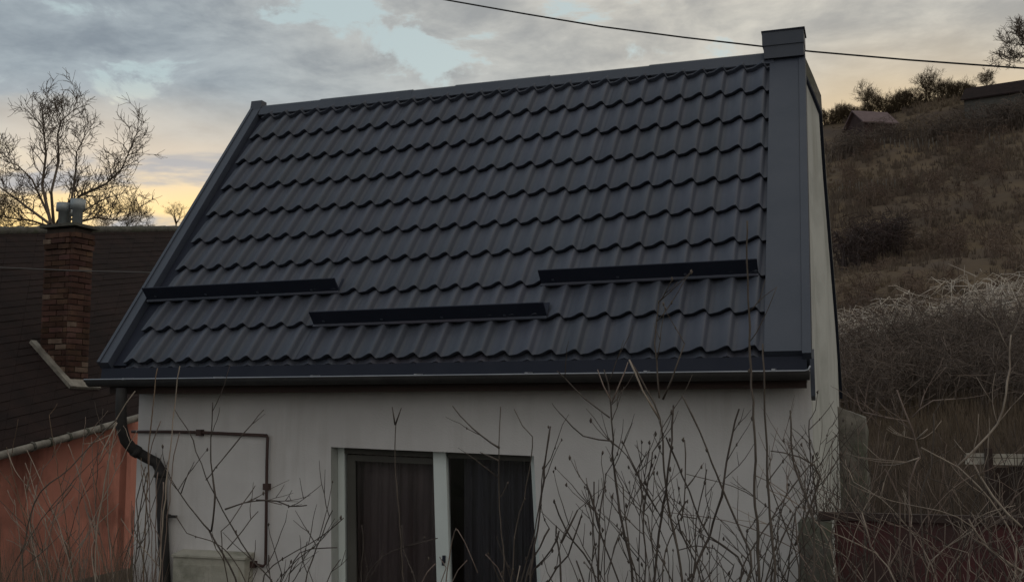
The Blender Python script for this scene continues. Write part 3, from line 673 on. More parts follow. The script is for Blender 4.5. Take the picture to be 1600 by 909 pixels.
def limb(mb, pts, r0, r1, rnd, lev, n_side, ln, minr=.006):
    n = len(pts); rs = [r0+(r1-r0)*k/(n-1) for k in range(n)]; mb.tube(pts, rs, 6, cap=False)
    for c in range(n_side):
        f = rnd.uniform(.15, 1)*(n-1); i = min(n-2, int(f)); b = pts[i].lerp(pts[i+1], f-i); ax = (pts[i+1]-pts[i]).normalized()
        sd_ = ax.orthogonal(); sd_.rotate(Matrix.Rotation(rnd.uniform(0, 2*pi), 3, ax))
        grow(mb, b, (ax*.8+sd_*rnd.uniform(.4, .9)+Vector((0, 0, .25))), ln*rnd.uniform(.6, 1.2), max(minr, rs[i]*.45), lev, rnd, .4, 5, (3, 4), .25, .64, minr)
rt = random.Random(21)
YT = 26.0
tree = thing('bare_tree', 'tall bare tree with spreading dark limbs behind the brick chimney', 'tree', (at_y(80, 400, YT).x, YT, GZ))
T = lambda *ps: [at_y(px, py if py > 270 else 270-(270-py)*.74, YT+rt.uniform(-.6, .6)) for px, py in ps]
base = at_y(88, 520, YT); fork = at_y(82, 350, YT)
mb = MB(); mb.tube([Vector((base.x, YT, GZ-.3)), base, fork], [.3, .24, .2], 8, cap=False); mb.build('trunk', MT['bark'], tree, True)
limbs = [([(80, 352), (66, 290), (72, 230), (68, 180), (66, 135)], .12, .02, 16), ([(84, 352), (80, 300), (92, 245), (90, 190), (96, 160), (122, 130)], .11, .015, 16),
         ([(88, 350), (112, 310), (118, 270), (120, 225), (134, 190)], .1, .015, 14), ([(90, 352), (125, 306), (165, 288), (190, 262), (202, 225), (214, 185)], .11, .015, 20),
         ([(78, 350), (40, 322), (10, 300), (-30, 270)], .11, .02, 14), ([(82, 350), (50, 280), (28, 255), (12, 248)], .09, .012, 12), ([(95, 355), (150, 340), (190, 345), (215, 330)], .08, .01, 14),
         ([(84, 356), (50, 345), (10, 340), (-20, 330)], .09, .012, 14), ([(92, 356), (130, 330), (160, 312), (200, 300)], .08, .01, 12)]
for pts_, ra, rb, ns in limbs:
    mb = MB(); limb(mb, T(*pts_), ra*.55, rb*.8, rt, 2, int(ns*1.7), .95, .011); mb.build('limb', MT['bark'], tree)
thick_brush = True
def small_tree(px, base_py, top_py, r, spread, label, cat='tree', name='bare_tree', mat='farbark', seed=0, lev=3, kids=(4, 5), group=None, thick=.035):
    rnd = random.Random(seed); b = at_r(px, base_py, r); top = at_r(px, top_py, r); h = top.z-b.z
    tr_ = thing(name, label, cat, b, group)
    mb = MB(); mb.tube([b-Vector((0, 0, .6)), b+Vector((0, 0, h*.3))], [h*thick, h*thick*.7], 6); mb.build('trunk', MT[mat], tr_, True)
    mb = MB()
    for k in range(6):
        a = rnd.uniform(0, 2*pi); d = Vector((cos(a)*spread, sin(a)*spread, 1))
        grow(mb, b+Vector((0, 0, h*rnd.uniform(.12, .32))), d, h*.5, h*thick*.45, lev, rnd, .35, 4, kids, .25, .6, h*.0024)
    mb.build('crown', MT[mat], tr_); return tr_
small_tree(20, 392, 296, 30, 1.1, 'dense bushy growth left of the brick chimney, above the dark ridge', 'bush', 'bush', seed=41, lev=3, kids=(5, 6), mat='farbark', thick=.010)
small_tree(180, 392, 300, 31, 1.1, 'dense bushy growth right of the brick chimney, above the dark ridge', 'bush', 'bush', seed=42, lev=3, kids=(5, 6), mat='farbark', thick=.010)
small_tree(275, 358, 316, 34, .6, 'small faint bare tree beside the left verge of the tiled roof', seed=4)
def crest(px, off=0):                          # where the crest of the hill stands in the view from the garden
    best = None
    for k in range(60):
        y = 80+k*.8; d = ray(px, 200); q = CAM+d*((y-CAM.y)/d.y); z = ground_z(q.x, y); e = (z-CAM.z)/hypot(q.x-CAM.x, y-CAM.y)
        if best is None or e > best[0]: best = (e, Vector((q.x, y, z-.1)))
    return best[1]
def crest_tree(px, h_, spread, label, cat='bush', name='bush', seed=0, lev=3, kids=(5, 6), mat='farbark', thick=.026, dy=0):
    h = h_*(1 if cat == 'tree' else 1.2); b = crest(px)+Vector((0, dy, 0)); rnd = random.Random(seed); o = thing(name, label, cat, b)
    if cat == 'tree':
        mb = MB(); mb.tube([b-Vector((0, 0, .6)), b+Vector((0, 0, h*.35))], [h*thick, h*thick*.6], 6); mb.build('trunk', MT[mat], o, True)
    mb = MB()
    for k in range(8 if cat == 'tree' else 15):
        a = rnd.uniform(0, 2*pi); lo = rnd.uniform(.1, .4) if cat == 'tree' else 0
        grow(mb, b+Vector((cos(a)*h*.25*(lo == 0), sin(a)*h*.2*(lo == 0), h*lo)), Vector((cos(a)*spread, sin(a)*spread, 1)), h*.5, h*thick*.5, lev, rnd, .35, 4, kids, .25, .62, h*.0035)
    mb.build('crown', MT[mat], o); return o
crest_tree(1362, 3.1, .55, 'lone bare tree on the hilltop just behind the pinkish roof', 'tree', 'bare_tree', 5)
for k, (px, h, lb) in enumerate([(1293, 1.5, 'yellow brown shrub on the skyline touching the gable'), (1306, 2.0, 'bushy yellow brown shrub on the skyline, second from the gable'), (1320, 1.7, 'yellow brown shrub on the skyline, third from the gable'),
    (1336, 1.9, 'yellow brown shrub on the skyline, just left of the lone hilltop tree'), (1380, 1.7, 'low shrub on the skyline just right of the lone hilltop tree'), (1398, 2.2, 'rounded brown bush on the skyline, second right of the lone tree'), (1418, 2.0, 'rounded brown bush in the middle of the skyline'),
    (1436, 1.9, 'brown bush on the skyline just left of the upright tree'), (1474, 1.9, 'low wide bush at the foot of the upright skyline tree'), (1492, 2.0, 'small leaning bush on the skyline left of the dark hilltop roof'), (1510, 1.4, 'low bush on the skyline touching the dark hilltop roof')]):
    crest_tree(px, h, .8, lb, seed=60+k)
crest_tree(1455, 2.9, .4, 'upright brown tree on the skyline left of the dark hilltop roof', 'tree', 'bare_tree', 7)
crest_tree(1546, 2.3, .3, 'slim bare sapling poking above the dark hilltop roof', 'tree', 'bare_tree', 10)
crest_tree(1634, 6.2, .8, 'big twiggy bare tree cut by the right edge of the photo', 'tree', 'bare_tree', 14, 4, (4, 5), 'bark', .022)
# ------------------------------------------------------------------ hilltop houses and vineyard posts
def far_house(c, w, d, h, rh, ang, wallm, roofm, label, over=.25):
    o = thing('hilltop_house', label, 'house', c); ca, sa = cos(ang), sin(ang)
    f = lambda x, y, z: Vector((c.x+x*ca-y*sa, c.y+x*sa+y*ca, c.z+z))
    mb = MB(); mb.prism([f(-w/2, -d/2, -1), f(w/2, -d/2, -1), f(w/2, d/2, -1), f(-w/2, d/2, -1)], [f(-w/2, -d/2, h), f(w/2, -d/2, h), f(w/2, d/2, h), f(-w/2, d/2, h)])
    mb.prism([f(-w/2, -d/2+.01, h), f(-w/2, d/2-.01, h), f(-w/2, 0, h+rh)], [f(w/2, -d/2+.01, h), f(w/2, d/2-.01, h), f(w/2, 0, h+rh)]); mb.build('wall', MT[wallm], o)
    mb = MB()
    for s_ in (-1, 1):
        q = [f(-w/2-over, s_*(d/2+over), h-.2), f(w/2+over, s_*(d/2+over), h-.2), f(w/2+over, 0, h+rh+.12), f(-w/2-over, 0, h+rh+.12)]
        mb.prism(q, [v+Vector((0, 0, .12)) for v in q])
    mb.build('roof', MT[roofm], o)
    return o
far_house(at_r(1360, 207, 106), 3.0, 3.2, .55, 1.15, radians(30), 'redwall', 'roofred', 'tiny cabin with faded pinkish red roof on the hilltop')
far_house(at_r(1568, 172, 108), 5.6, 4.5, .9, 1.3, radians(-14), 'shed', 'nroof', 'long hilltop building with dark roof below the big tree')
def ground_hit(px, py):
    d = ray(px, py); t_ = 14.0
    while t_ < 400:
        q = CAM+d*t_
        if q.z < ground_z(q.x, q.y): return q
        t_ += .25
    return None
pm = MB(); pm.box(-.028, .028, -.028, .028, -.3, .8); pmesh = pm.mesh('vineyard_post', MT['post'])
rows_ = [[(1368+k*7.5+R.uniform(-2, 2), 232+R.uniform(-4, 3)) for k in range(16)], [(1312+k*6.2+R.uniform(-1.5, 1.5), 305-k*.55+R.uniform(-2, 2)) for k in range(15)], [(1500+k*9+R.uniform(-2, 2), 222+R.uniform(-4, 3)) for k in range(8)]]
plab = ['upper row under the hilltop', 'lower row next to the gable', 'short row at far right']
ORD = 'first second third fourth fifth sixth seventh eighth ninth tenth eleventh twelfth thirteenth fourteenth fifteenth sixteenth'.split()
rows_ = [sorted(r_) for r_ in rows_]
for row, lb in zip(rows_, plab):
    for i_, (px, py) in enumerate(row):
        q = ground_hit(px, py)
        if q is None: continue
        o = bpy.data.objects.new('vineyard_post', pmesh); COL.objects.link(o); o.location = (q.x, q.y, ground_z(q.x, q.y)); o.rotation_euler = (R.gauss(0, .06), R.gauss(0, .06), R.uniform(0, 3)); o.scale = (1, 1, R.uniform(.6, 1.1))
        tag(o, ORD[i_]+' weathered post from the left in the '+lb, 'post', 'vineyard posts in the '+lb)

# ------------------------------------------------------------------ hillside scrub (uncountable)
def clump(mb, p, h, w, n, rnd, wid, mi=0, droop=.3):
    for k in range(n):
        a = rnd.uniform(0, 2*pi); l = rnd.uniform(.4, 1); s_ = rnd.uniform(.1, 1)*w
        b = p+Vector((cos(a)*s_*.45, sin(a)*s_*.45, -.05)); t_ = p+Vector((cos(a)*s_, sin(a)*s_, h*l)); md = b.lerp(t_, .5)+Vector((0, 0, h*.12))
        c = Vector((-sin(a), cos(a), 0))*wid*rnd.uniform(.5, 1.2)
        if rnd.random() < .5: c = Vector((wid, 0, 0))*rnd.uniform(.5, 1.2)
        mb.quad(b-c, b+c, md+c*.7, md-c*.7, mi=mi); mb.quad(md-c*.7, md+c*.7, t_, mi=mi)
rs_ = random.Random(5)
mb = MB()
for k in range(14000):
    y = 7+108*rs_.random()**1.2; xc = CAM.x+(y-CAM.y)*rs_.uniform(-.11, .20); 
    den_ = noise.noise(Vector((xc*.12, y*.12, 5)))
    if den_ < rs_.uniform(-.6, .3): continue
    sc = .5+y*.006
    h = rs_.uniform(.2, .75)*sc*(1.5 if den_ > .25 else 1)
    clump(mb, Vector((xc, y, ground_z(xc, y))), h, h*.75, 10, rs_, .006+y*.00035)
for k in range(3200):
    y = 5.5+13*rs_.random(); xc = CAM.x+(y-CAM.y)*rs_.uniform(-.075, .18)
    if xc < 6.7 and y < 7: continue
    h = rs_.uniform(.25, .8); clump(mb, Vector((xc, y, ground_z(xc, y))), h, h*.6, 9, rs_, .006)
kind(mb.build('hillside_scrub', MT['scrub']), 'stuff')
# dark thickets and pale bramble mounds on the lower slope
def thicket(name, label, cells, matd, seed, dens, hh, wid):
    rnd = random.Random(seed); mb = MB()
    for px, py, r, w, h in cells:
        for k in range(dens):
            q = at_r(px+rnd.uniform(-w, w), py, r+rnd.uniform(-2, 2)); z0 = ground_z(q.x, q.y)
            a = rnd.uniform(0, 2*pi); l = h*rnd.uniform(.5, 1.1); lean = rnd.uniform(.1, .6)*l
            b = Vector((q.x, q.y, z0-.1)); md = b+Vector((cos(a)*lean*.4, sin(a)*lean*.4, l*.7)); t1_ = b+Vector((cos(a)*lean, sin(a)*lean, l*rnd.uniform(.85, 1.05))); t2_ = t1_+Vector((cos(a)*lean*.7, sin(a)*lean*.7, -l*rnd.uniform(.0, .25)))
            mb.tube([b, md, t1_, t2_], [wid, wid*.8, wid*.6, wid*.2], 3, cap=False)
            for s_ in range(6):
                e0 = b.lerp(t1_, rnd.uniform(.45, 1)) if s_ < 4 else t1_.lerp(t2_, rnd.random()); dv_ = Vector((rnd.gauss(0, .34), rnd.gauss(0, .34), rnd.uniform(-.1, .35)))*h*.4; e1 = e0+dv_; e2 = e1+dv_*.6+Vector((0, 0, -.18*h*rnd.random()))
                mb.tube([e0, e1, e2], [wid*.55, wid*.4, wid*.2], 3, cap=False)
    return tag(mb.build(name, MT[matd]), label, 'thicket')
thicket('thicket', 'brown leafless thicket filling the foot of the slope right of the gable', [(1350, 640, 27, 55, 1.5), (1430, 640, 28, 70, 1.7), (1510, 640, 28, 70, 1.7), (1590, 640, 28, 70, 1.6), (1350, 640, 31, 50, 1.5), (1430, 640, 32, 60, 1.8), (1510, 640, 32, 60, 1.9), (1590, 640, 32, 60, 1.9)], 'bush', 31, 150, 1, .013)
thicket('bramble', 'low pale bramble arching against the foot of the slope next to the gable', [(1335, 600, 35, 14, 1.4), (1365, 600, 35, 22, 1.5), (1405, 600, 35, 25, 1.6)], 'bramble', 32, 26, 1, .019)
thicket('bramble', 'broad pale bramble mound on the slope towards the right edge', [(1450, 600, 36, 30, 1.8), (1500, 600, 36, 32, 2.2), (1550, 600, 36, 30, 2.2), (1600, 600, 36, 30, 2.0)], 'bramble', 33, 30, 1, .019)
thicket('thicket', 'blackish clump of bushes halfway up the slope beside the gable', [(1330, 440, 60, 16, 2.2), (1360, 420, 62, 22, 2.4), (1395, 405, 64, 15, 2.0)], 'soffit', 34, 60, 1, .03)
thicket('thicket', 'brown hedge of scrub under the hilltop houses', [(1320, 230, 96, 30, 2.0), (1420, 215, 99, 60, 2.2), (1520, 200, 100, 60, 2.4), (1590, 200, 100, 30, 2.6)], 'bush', 35, 130, 1, .03)

thicket('thicket', 'thin continuous fringe of brown scrub along the hill skyline', [(1310, 180, 119, 30, 1.3), (1370, 175, 119, 40, 1.4), (1430, 165, 119, 45, 1.5), (1490, 160, 119, 40, 1.4)], 'farbark', 37, 110, 1, .02)
rb_ = random.Random(91); cells = []
for k in range(70):
    y_ = rb_.uniform(36, 96); px_ = rb_.uniform(1300, 1600); q_ = rb_.random()
    cells.append((px_, 400, y_+8.6, rb_.uniform(6, 22)*60/(y_+8), rb_.uniform(.5, 1.5)))
o = thicket('slope_brush', 'reddish brown brush scattered over the hillside', cells, 'brush', 36, 26, 1, .022); o['kind'] = 'stuff'

# ------------------------------------------------------------------ shrubs and weeds in front of the house
rf_ = random.Random(77)
def stem(pts, y, r0, r1, base, mat, parent, buds=.0, side=3, name='stem', jit=.02, up=.5):
    """pts: points read from the photograph on the plane y (bottom first), continued down to the ground at base"""
    P3 = [at_y(px, py, y+rf_.uniform(-.06, .06)) for px, py in pts]
    if base is not None:
        b = Vector(base); P3 = [Vector((b.x+rf_.uniform(-.12, .12), b.y+rf_.uniform(-.12, .12), ground_z(b.x, b.y)-.05))]+P3
    fine = []
    for i_, (a, b) in enumerate(zip(P3, P3[1:])):
        n = max(1, int((b-a).length/.07)); m0 = (b-P3[max(i_-1, 0)])*.5; m1 = (P3[min(i_+2, len(P3)-1)]-a)*.5
        lim = (b-a).length; m0 = m0*min(1, lim/max(m0.length, 1e-6)); m1 = m1*min(1, lim/max(m1.length, 1e-6))
        for k in range(n):
            t_ = k/n; fine.append(a*(2*t_**3-3*t_**2+1)+m0*(t_**3-2*t_**2+t_)+b*(3*t_**2-2*t_**3)+m1*(t_**3-t_**2)+Vector((rf_.gauss(0, .003), rf_.gauss(0, .003), 0)))
    fine.append(P3[-1]); n = len(fine)
    rs = [(r0+(r1-r0)*(k/(n-1)))*(1+.25*(rf_.random() < .15)) for k in range(n)]
    mb = MB(); mb.tube(fine, rs, 5)
    def bud(p, s_): mb.tube([p-Vector((0, 0, s_)), p+Vector((rf_.uniform(-.3, .3)*s_, 0, 0)), p+Vector((rf_.uniform(-.4, .4)*s_, 0, s_*1.1))], [s_*.25, s_*.62, s_*.12], 5)
    for k in range(2, n):
        if rf_.random() < buds: bud(fine[k]+Vector((rf_.uniform(-.012, .012), 0, 0)), rf_.uniform(.007, .014))
    for k in range(side):
        i = rf_.randint(n//3, n-1); p = fine[i]; ax = (fine[min(i+1, n-1)]-fine[i-1]).normalized()
        sgn = rf_.choice((-1, 1)); d = (ax*.8+Vector((sgn*rf_.uniform(.4, .9), rf_.uniform(-.4, .4), .15))).normalized(); q = p.copy(); l = rf_.uniform(.10, .36); pp = [q.copy()]
        for s_ in range(5): d = (d+Vector((rf_.gauss(0, .12), rf_.gauss(0, .1), rf_.gauss(.07, .10)))).normalized(); q = q+d*l/5; pp.append(q.copy())
        mb.tube(pp, [max(.0025, rs[i]*.5), .003, .0026, .0022, .002, .0014], 4)
        if side > 2 and rf_.random() < .6:
            e1 = pp[3]+Vector((rf_.uniform(-.08, .08), rf_.uniform(-.04, .04), rf_.uniform(.02, .10))); mb.tube([pp[2], pp[2].lerp(e1, .5)+Vector((0, 0, -.005)), e1], [.0024, .002, .0014], 4)
        if rf_.random() < buds*3: bud(pp[-1], rf_.uniform(.008, .014))
        if rf_.random() < buds*2: bud(pp[2], rf_.uniform(.006, .011))
    return mb.build(name, MT[mat], parent, True)
C5 = lambda *p: [(820+x/2.604, 560+y/2.604) for x, y in p]
C4 = lambda *p: [(400+x/3.03, 609+y/3.03) for x, y in p]
C3 = lambda *p: [(x/3.03, 609+y/3.03) for x, y in p]
CZ = lambda *p: [(180+x/3.38, 640+y/3.38) for x, y in p]
C6 = lambda *p: [(1200+x/3.03, 609+y/3.03) for x, y in p]
def shrub(name, label, y, basepx, cat='shrub', group=None):
    b = at_y(basepx, 980, y); return thing(name, label, cat, (b.x, y, ground_z(b.x, y)), group), (b.x, y, 0)
# 1 big budded shrub in front of the right half of the wall
sh, b = shrub('bare_shrub', 'tall bare shrub with dark buds before the wall right of the window', -2.6, 1000)
for pts_, ra, rb, mt_, bu, sd_ in [
    (C5((440, 909), (400, 680), (370, 500), (355, 330), (348, 190), (340, 100), (322, 45)), .013, .004, 'stemdark', .12, 5), (C5((352, 180), (385, 100), (420, 15)), .005, .003, 'stempink', .05, 0),
    (C5((350, 170), (320, 110), (296, 45)), .005, .003, 'stempink', .05, 0), (C5((346, 240), (240, 160), (130, 50)), .005, .003, 'stemdark', .03, 1), (C5((352, 335), (240, 315), (165, 245)), .005, .003, 'stemdark', .15, 1),
    (C5((525, 909), (558, 650), (585, 450), (600, 280), (605, 195)), .012, .005, 'stemdark', .12, 4), (C5((640, 909), (592, 650), (570, 450), (550, 240), (500, 130), (428, 8)), .012, .004, 'stem', .1, 5),
    (C5((545, 245), (480, 130), (425, 5)), .006, .004, 'stempale', 0, 0), (C5((550, 160), (540, 80), (528, -60), (535, -150), (545, -230)), .006, .003, 'stem', .22, 4), (C5((560, 165), (600, 80), (650, -60)), .006, .003, 'stem', .1, 1),
    (C5((680, 905), (750, 720), (800, 560), (820, 420), (856, 255), (872, 205)), .011, .005, 'stemdark', .16, 3), (C5((920, 850), (860, 660), (800, 520), (740, 370), (680, 230), (640, 150)), .012, .004, 'stem', .08, 4),
    (C5((890, 860), (750, 720), (690, 600), (620, 420), (575, 320)), .009, .004, 'stemdark', .1, 3), (C5((300, 909), (302, 680), (250, 510)), .008, .005, 'stemdark', .2, 3), (C5((300, 670), (330, 470)), .005, .003, 'stemdark', .2, 1),
    (C5((380, 909), (320, 760), (280, 600), (282, 500)), .007, .004, 'stemdark', .2, 3), (C5((490, 909), (485, 700), (480, 560), (460, 470), (400, 340)), .008, .003, 'stemdark', .3, 6), (C5((480, 640), (500, 500), (520, 380)), .006, .003, 'stemdark', .2, 4),
    (C5((540, 620), (490, 530), (420, 400)), .005, .003, 'stemdark', .2, 3), (C5((460, 909), (430, 800), (405, 600), (400, 520)), .007, .003, 'stem', .15, 4), (C5((720, 909), (660, 760), (620, 640), (655, 580)), .007, .004, 'stemdark', .2, 3),
    (C5((560, 909), (575, 780), (640, 640), (700, 650)), .006, .003, 'stem', .15, 3), (C5((760, 909), (700, 800), (640, 700)), .006, .003, 'stem', .15, 3), (C5((600, 909), (520, 760), (500, 640)), .006, .003, 'stem', .15, 3), (C5((690, 880), (700, 660), (740, 450)), .006, .003, 'stemdark', .15, 3),
    (C5((640, 660), (655, 460), (650, 330)), .004, .003, 'stem', .1, 2), (C5((850, 840), (770, 770), (700, 760), (620, 780)), .005, .003, 'stemdark', .1, 2)]:
    bb = b if pts_[0][1] > 880 else None
    stem(pts_, -2.6+rf_.uniform(-.25, .25) if bb else -2.6, ra*.9, rb, bb, mt_, sh, bu, sd_)
for k in range(9):
    x0 = rf_.uniform(880, 1090); l = rf_.uniform(60, 230); a = rf_.gauss(0, .14)
    px = [(x0, 920), (x0+a*l*.4+rf_.gauss(0, 3), 920-l*.5), (x0+a*l+rf_.gauss(0, 5), 920-l)]
    stem(px, -2.4+rf_.uniform(-.3, .3), .0045, .002, (at_y(x0, 930, -2.4).x, -2.4, 0), rf_.choice(('stem', 'stemdark', 'stemdark')), sh, .2, 4)
# 2 straight saplings near the right corner
sh, b = shrub('bare_shrub', 'two tall straight stems rising past the gutter near the right corner', -2.9, 1190)
for pts_, ra, rb in [(C5((955, 909), (940, 600), (936, 300), (920, 50), (908, -250), (905, -560)), .010, .004), (C5((1018, 909), (990, 500), (972, 50), (968, -60)), .010, .004), (C5((1170, 909), (1172, 650), (1100, 430), (1080, 210)), .009, .004)]:
    stem(pts_, -2.9, ra, rb, b, 'stem', sh, .06, 3)
sh, b = shrub('bare_shrub', 'tangled bare shrub with crossing stems against the right end of the wall', -2.3, 1215)
for pts_, mt_ in [(C5((880, 909), (1000, 660), (1120, 480), (1200, 400)), 'stem'), (C5((1070, 909), (1080, 760), (1105, 600)), 'stemdark'), (C5((1000, 909), (1060, 700), (1140, 560)), 'stem'), (C5((1150, 909), (1130, 700), (1160, 480), (1158, 250)), 'stemdark'),
    (C5((1120, 909), (1040, 620), (985, 480)), 'stem'), (C5((1100, 760), (1200, 480), (1120, 400), (1000, 375)), 'stem'), (C5((1230, 909), (1190, 640), (1170, 400)), 'stemdark'), (C5((1040, 909), (1120, 780), (1180, 700)), 'stem'), (C5((930, 909), (900, 760), (905, 700)), 'stemdark'), (C5((980, 909), (1010, 800), (1060, 560)), 'stem'), (C5((1190, 909), (1120, 800), (1100, 640)), 'stempink'), (C5((1210, 860), (1300, 560), (1290, 420)), 'stem')]:
    stem(pts_, -2.3+rf_.uniform(-.2, .2), .0075, .003, b if pts_[0][1] > 880 else None, mt_, sh, .12, 5)
for k in range(14):
    x0 = rf_.uniform(1010, 1255); l = rf_.uniform(70, 210); a = rf_.gauss(0, .16)
    px = [(x0, 920), (x0+a*l*.4+rf_.gauss(0, 3), 920-l*.5), (x0+a*l+rf_.gauss(0, 5), 920-l)]
    stem(px, -2.1+rf_.uniform(-.3, .3), .005, .002, (at_y(x0, 930, -2.1).x, -2.1, 0), rf_.choice(('stem', 'stemdark', 'stemdark')), sh, .12, 4)
# 3 small shrub right of the window
sh, b = shrub('bare_shrub', 'slender forked stems standing just right of the window', -2.4, 868)
for pts_ in [C5((150, 930), (130, 720), (128, 680)), C5((290, 909), (170, 700), (120, 580)), C5((150, 750), (215, 615)), C5((25, 930), (50, 700), (80, 450), (104, 275)), C5((20, 909), (110, 780), (140, 700)), C5((0, 930), (100, 690)), C5((240, 909), (210, 820)), C5((100, 909), (170, 800), (230, 640))]:
    stem(pts_, -2.4, .0075, .0045, b if pts_[0][1] > 900 else None, 'stemdark', sh, .18, 2)
# 4 twigs in front of the window
sh, b = shrub('bare_shrub', 'thin upright twigs in front of the white framed window', -1.9, 690)
for pts_, mt_, sd_ in [(C4((700, 920), (690, 760), (662, 400), (655, 270), (662, 160)), 'stem', 1), (C4((662, 165), (645, 80)), 'stemdark', 0), (C4((662, 165), (688, 85)), 'stemdark', 0),
    (C4((1165, 920), (1150, 470), (1150, 270), (1158, 80)), 'stem', 2), (C4((1150, 275), (1020, 180), (930, 75)), 'stemdark', 1), (C4((1150, 335), (1060, 295)), 'stem', 0), (C4((1200, 920), (1225, 700), (1290, 400), (1310, 220), (1262, 170), (1222, 90)), 'stem', 2),
    (C4((1250, 920), (1330, 620), (1362, 370), (1392, 175)), 'stemdark', 2), (C4((520, 920), (600, 790), (700, 745), (860, 700)), 'stemdark', 3), (C4((780, 920), (850, 820)), 'stempink', 1), (C4((900, 930), (930, 720), (960, 660), (1050, 865)), 'stempink', 0), (C4((925, 920), (1000, 805)), 'stempink', 1), (C4((1180, 920), (1090, 780)), 'stempink', 0), (C4((760, 920), (700, 760), (690, 640)), 'stemdark', 2), (C4((500, 920), (510, 760), (500, 640)), 'stemdark', 2), (C4((1230, 920), (1250, 830)), 'stempale', 0), (C4((870, 920), (900, 840), (870, 790)), 'stempink', 1)]:
    stem(pts_, -1.9+rf_.uniform(-.15, .15), .006, .003, b if pts_[0][1] > 905 else None, mt_, sh, .10, sd_)
# 5 bent twigs left of the window and over the gas pipe
sh, b = shrub('bare_shrub', 'crooked dark twigs hanging before the thin brown wall pipe', -2.0, 400)
for pts_, mt_, sd_, ra in [(CZ((510, 640), (528, 450), (512, 330), (505, 150), (515, -40)), 'stemdark', 2, .007), (CZ((500, 642), (380, 500), (295, 365)), 'stemdark', 3, .006), (CZ((350, 440), (390, 325)), 'stemdark', 1, .004), (CZ((850, 960), (730, 800), (600, 590), (480, 350), (410, 160), (315, 0)), 'stemdark', 3, .007),
    (CZ((480, 370), (640, 170), (785, 0)), 'stem', 1, .004), (CZ((600, 930), (560, 640), (600, 600), (740, 400)), 'stem', 3, .005), (CZ((590, 735), (755, 535)), 'stem', 1, .004), (CZ((580, 525), (680, 490), (790, 478), (880, 500)), 'stem', 3, .005), (CZ((700, 960), (560, 720), (380, 650), (320, 560)), 'stem', 3, .005)]:
    stem(pts_, -2.0, ra, .003, b if pts_[0][1] > 905 else None, mt_, sh, .05, sd_)
stem(CZ((650, 960), (570, 760), (500, 642)), -2.0, .006, .006, b, 'stemdark', sh, .05, 1)
sh, b = shrub('bare_shrub', 'low fanning twigs against the wall left of the window frame', -2.2, 470)
for pts_ in [C4((150, 930), (205, 770), (385, 745)), C4((230, 930), (310, 690), (362, 570)), C4((30, 930), (80, 830), (300, 700), (415, 605)), C4((70, 930), (60, 780)), C4((110, 930), (200, 800), (280, 740)), C4((0, 520), (100, 525), (160, 550), (240, 545)), C4((330, 930), (350, 860), (400, 800))]:
    stem(pts_, -2.2, .006, .003, b if pts_[0][1] > 905 else None, 'stemdark', sh, .08, 4)
# 6 pale canes at the left corner
sh, b = shrub('dry_canes', 'pale dry canes crossing the left corner of the house and downpipe', -3.2, 250, 'canes')
for pts_, mt_, ra in [([(248, 930), (262, 725), (275, 620), (281, 572)], 'stempale', .0055), ([(225, 930), (232, 700), (246, 575)], 'straw', .004), ([(150, 930), (182, 655), (211, 611)], 'stempale', .006), ([(182, 660), (155, 721)], 'stempale', .005), ([(40, 930), (53, 786), (110, 730), (165, 672), (183, 655)], 'stem', .006),
    (CZ((110, 960), (120, 600), (170, 330)), 'stem', .004), (CZ((130, 960), (180, 700), (150, 400)), 'stem', .004), (CZ((170, 960), (150, 800), (110, 480), (160, 300)), 'stem', .004), (CZ((220, 960), (215, 500), (225, 330)), 'stempink', .0035), (CZ((200, 960), (240, 700), (255, 380)), 'stempink', .0035), (CZ((200, 960), (180, 250), (240, 60)), 'stempink', .003), (CZ((240, 960), (310, 240), (340, 120)), 'stempink', .003)]:
    stem(pts_, -3.2+rf_.uniform(-.2, .2), ra, .003, b if pts_[0][1] > 905 else None, mt_, sh, .0, 1)
# 7 pale tangle over the gate
sh, b = shrub('dry_shrub', 'big pale tangled dry shrub spilling over the dark red gate', -1.9, 1480)
for pts_, mt_, ra in [(C6((1240, 880), (1190, 850), (1100, 790), (990, 690), (950, 610)), 'stempale', .011), (C6((1150, 950), (1170, 740), (1100, 580), (1000, 460), (900, 365), (800, 310), (725, 272)), 'stempale', .011), (C6((900, 360), (1000, 260), (1080, 160), (1128, 20), (1140, -100), (1150, -260)), 'stempale', .008),
    (C6((760, 950), (720, 540), (740, 440), (780, 350), (785, 110)), 'stem', .007), (C6((700, 950), (670, 550), (672, 450), (700, 340), (718, 320), (665, 140), (610, 0)), 'stempink', .008), (C6((640, 950), (620, 520), (555, 375)), 'stempink', .007), (C6((620, 940), (600, 900), (510, 770), (290, 670), (220, 620)), 'stempale', .008), (C6((520, 780), (490, 740), (445, 580)), 'stempale', .006), (C6((720, 320), (660, 340)), 'stempale', .006), (C6((705, 235), (755, 185)), 'stempale', .006), (C6((670, 150), (560, 130), (450, 105)), 'stempink', .004), (C6((680, 130), (780, 50), (890, 42)), 'stempink', .004), (C6((1200, 650), (1060, 500), (970, 340)), 'stempale', .008), (C6((1190, 760), (1230, 740)), 'stempale', .009)]:
    stem(pts_, -1.9+rf_.uniform(-.15, .15), ra*.9, .004, b if pts_[0][1] > 915 else None, mt_, sh, .0, 4)
for k in range(64):
    x0, x1 = 1290+rf_.random()*320, 0; y0 = 930; a = rf_.gauss(-.15, .55); l = rf_.uniform(60, 190)
    px = [(x0, y0), (x0+a*l*.4+rf_.gauss(0, 8), y0-l*.5), (x0+a*l+rf_.gauss(0, 10), y0-l*.85), (x0+a*l*1.7+rf_.gauss(0, 12), y0-l)]
    stem(px, -2.0+rf_.uniform(-.4, .5), .0045, .002, (at_y(x0, 930, -2).x, -2.0, 0), rf_.choice(('stempink', 'stempink', 'stempale', 'stem', 'stemdark')), sh, 0, 5)
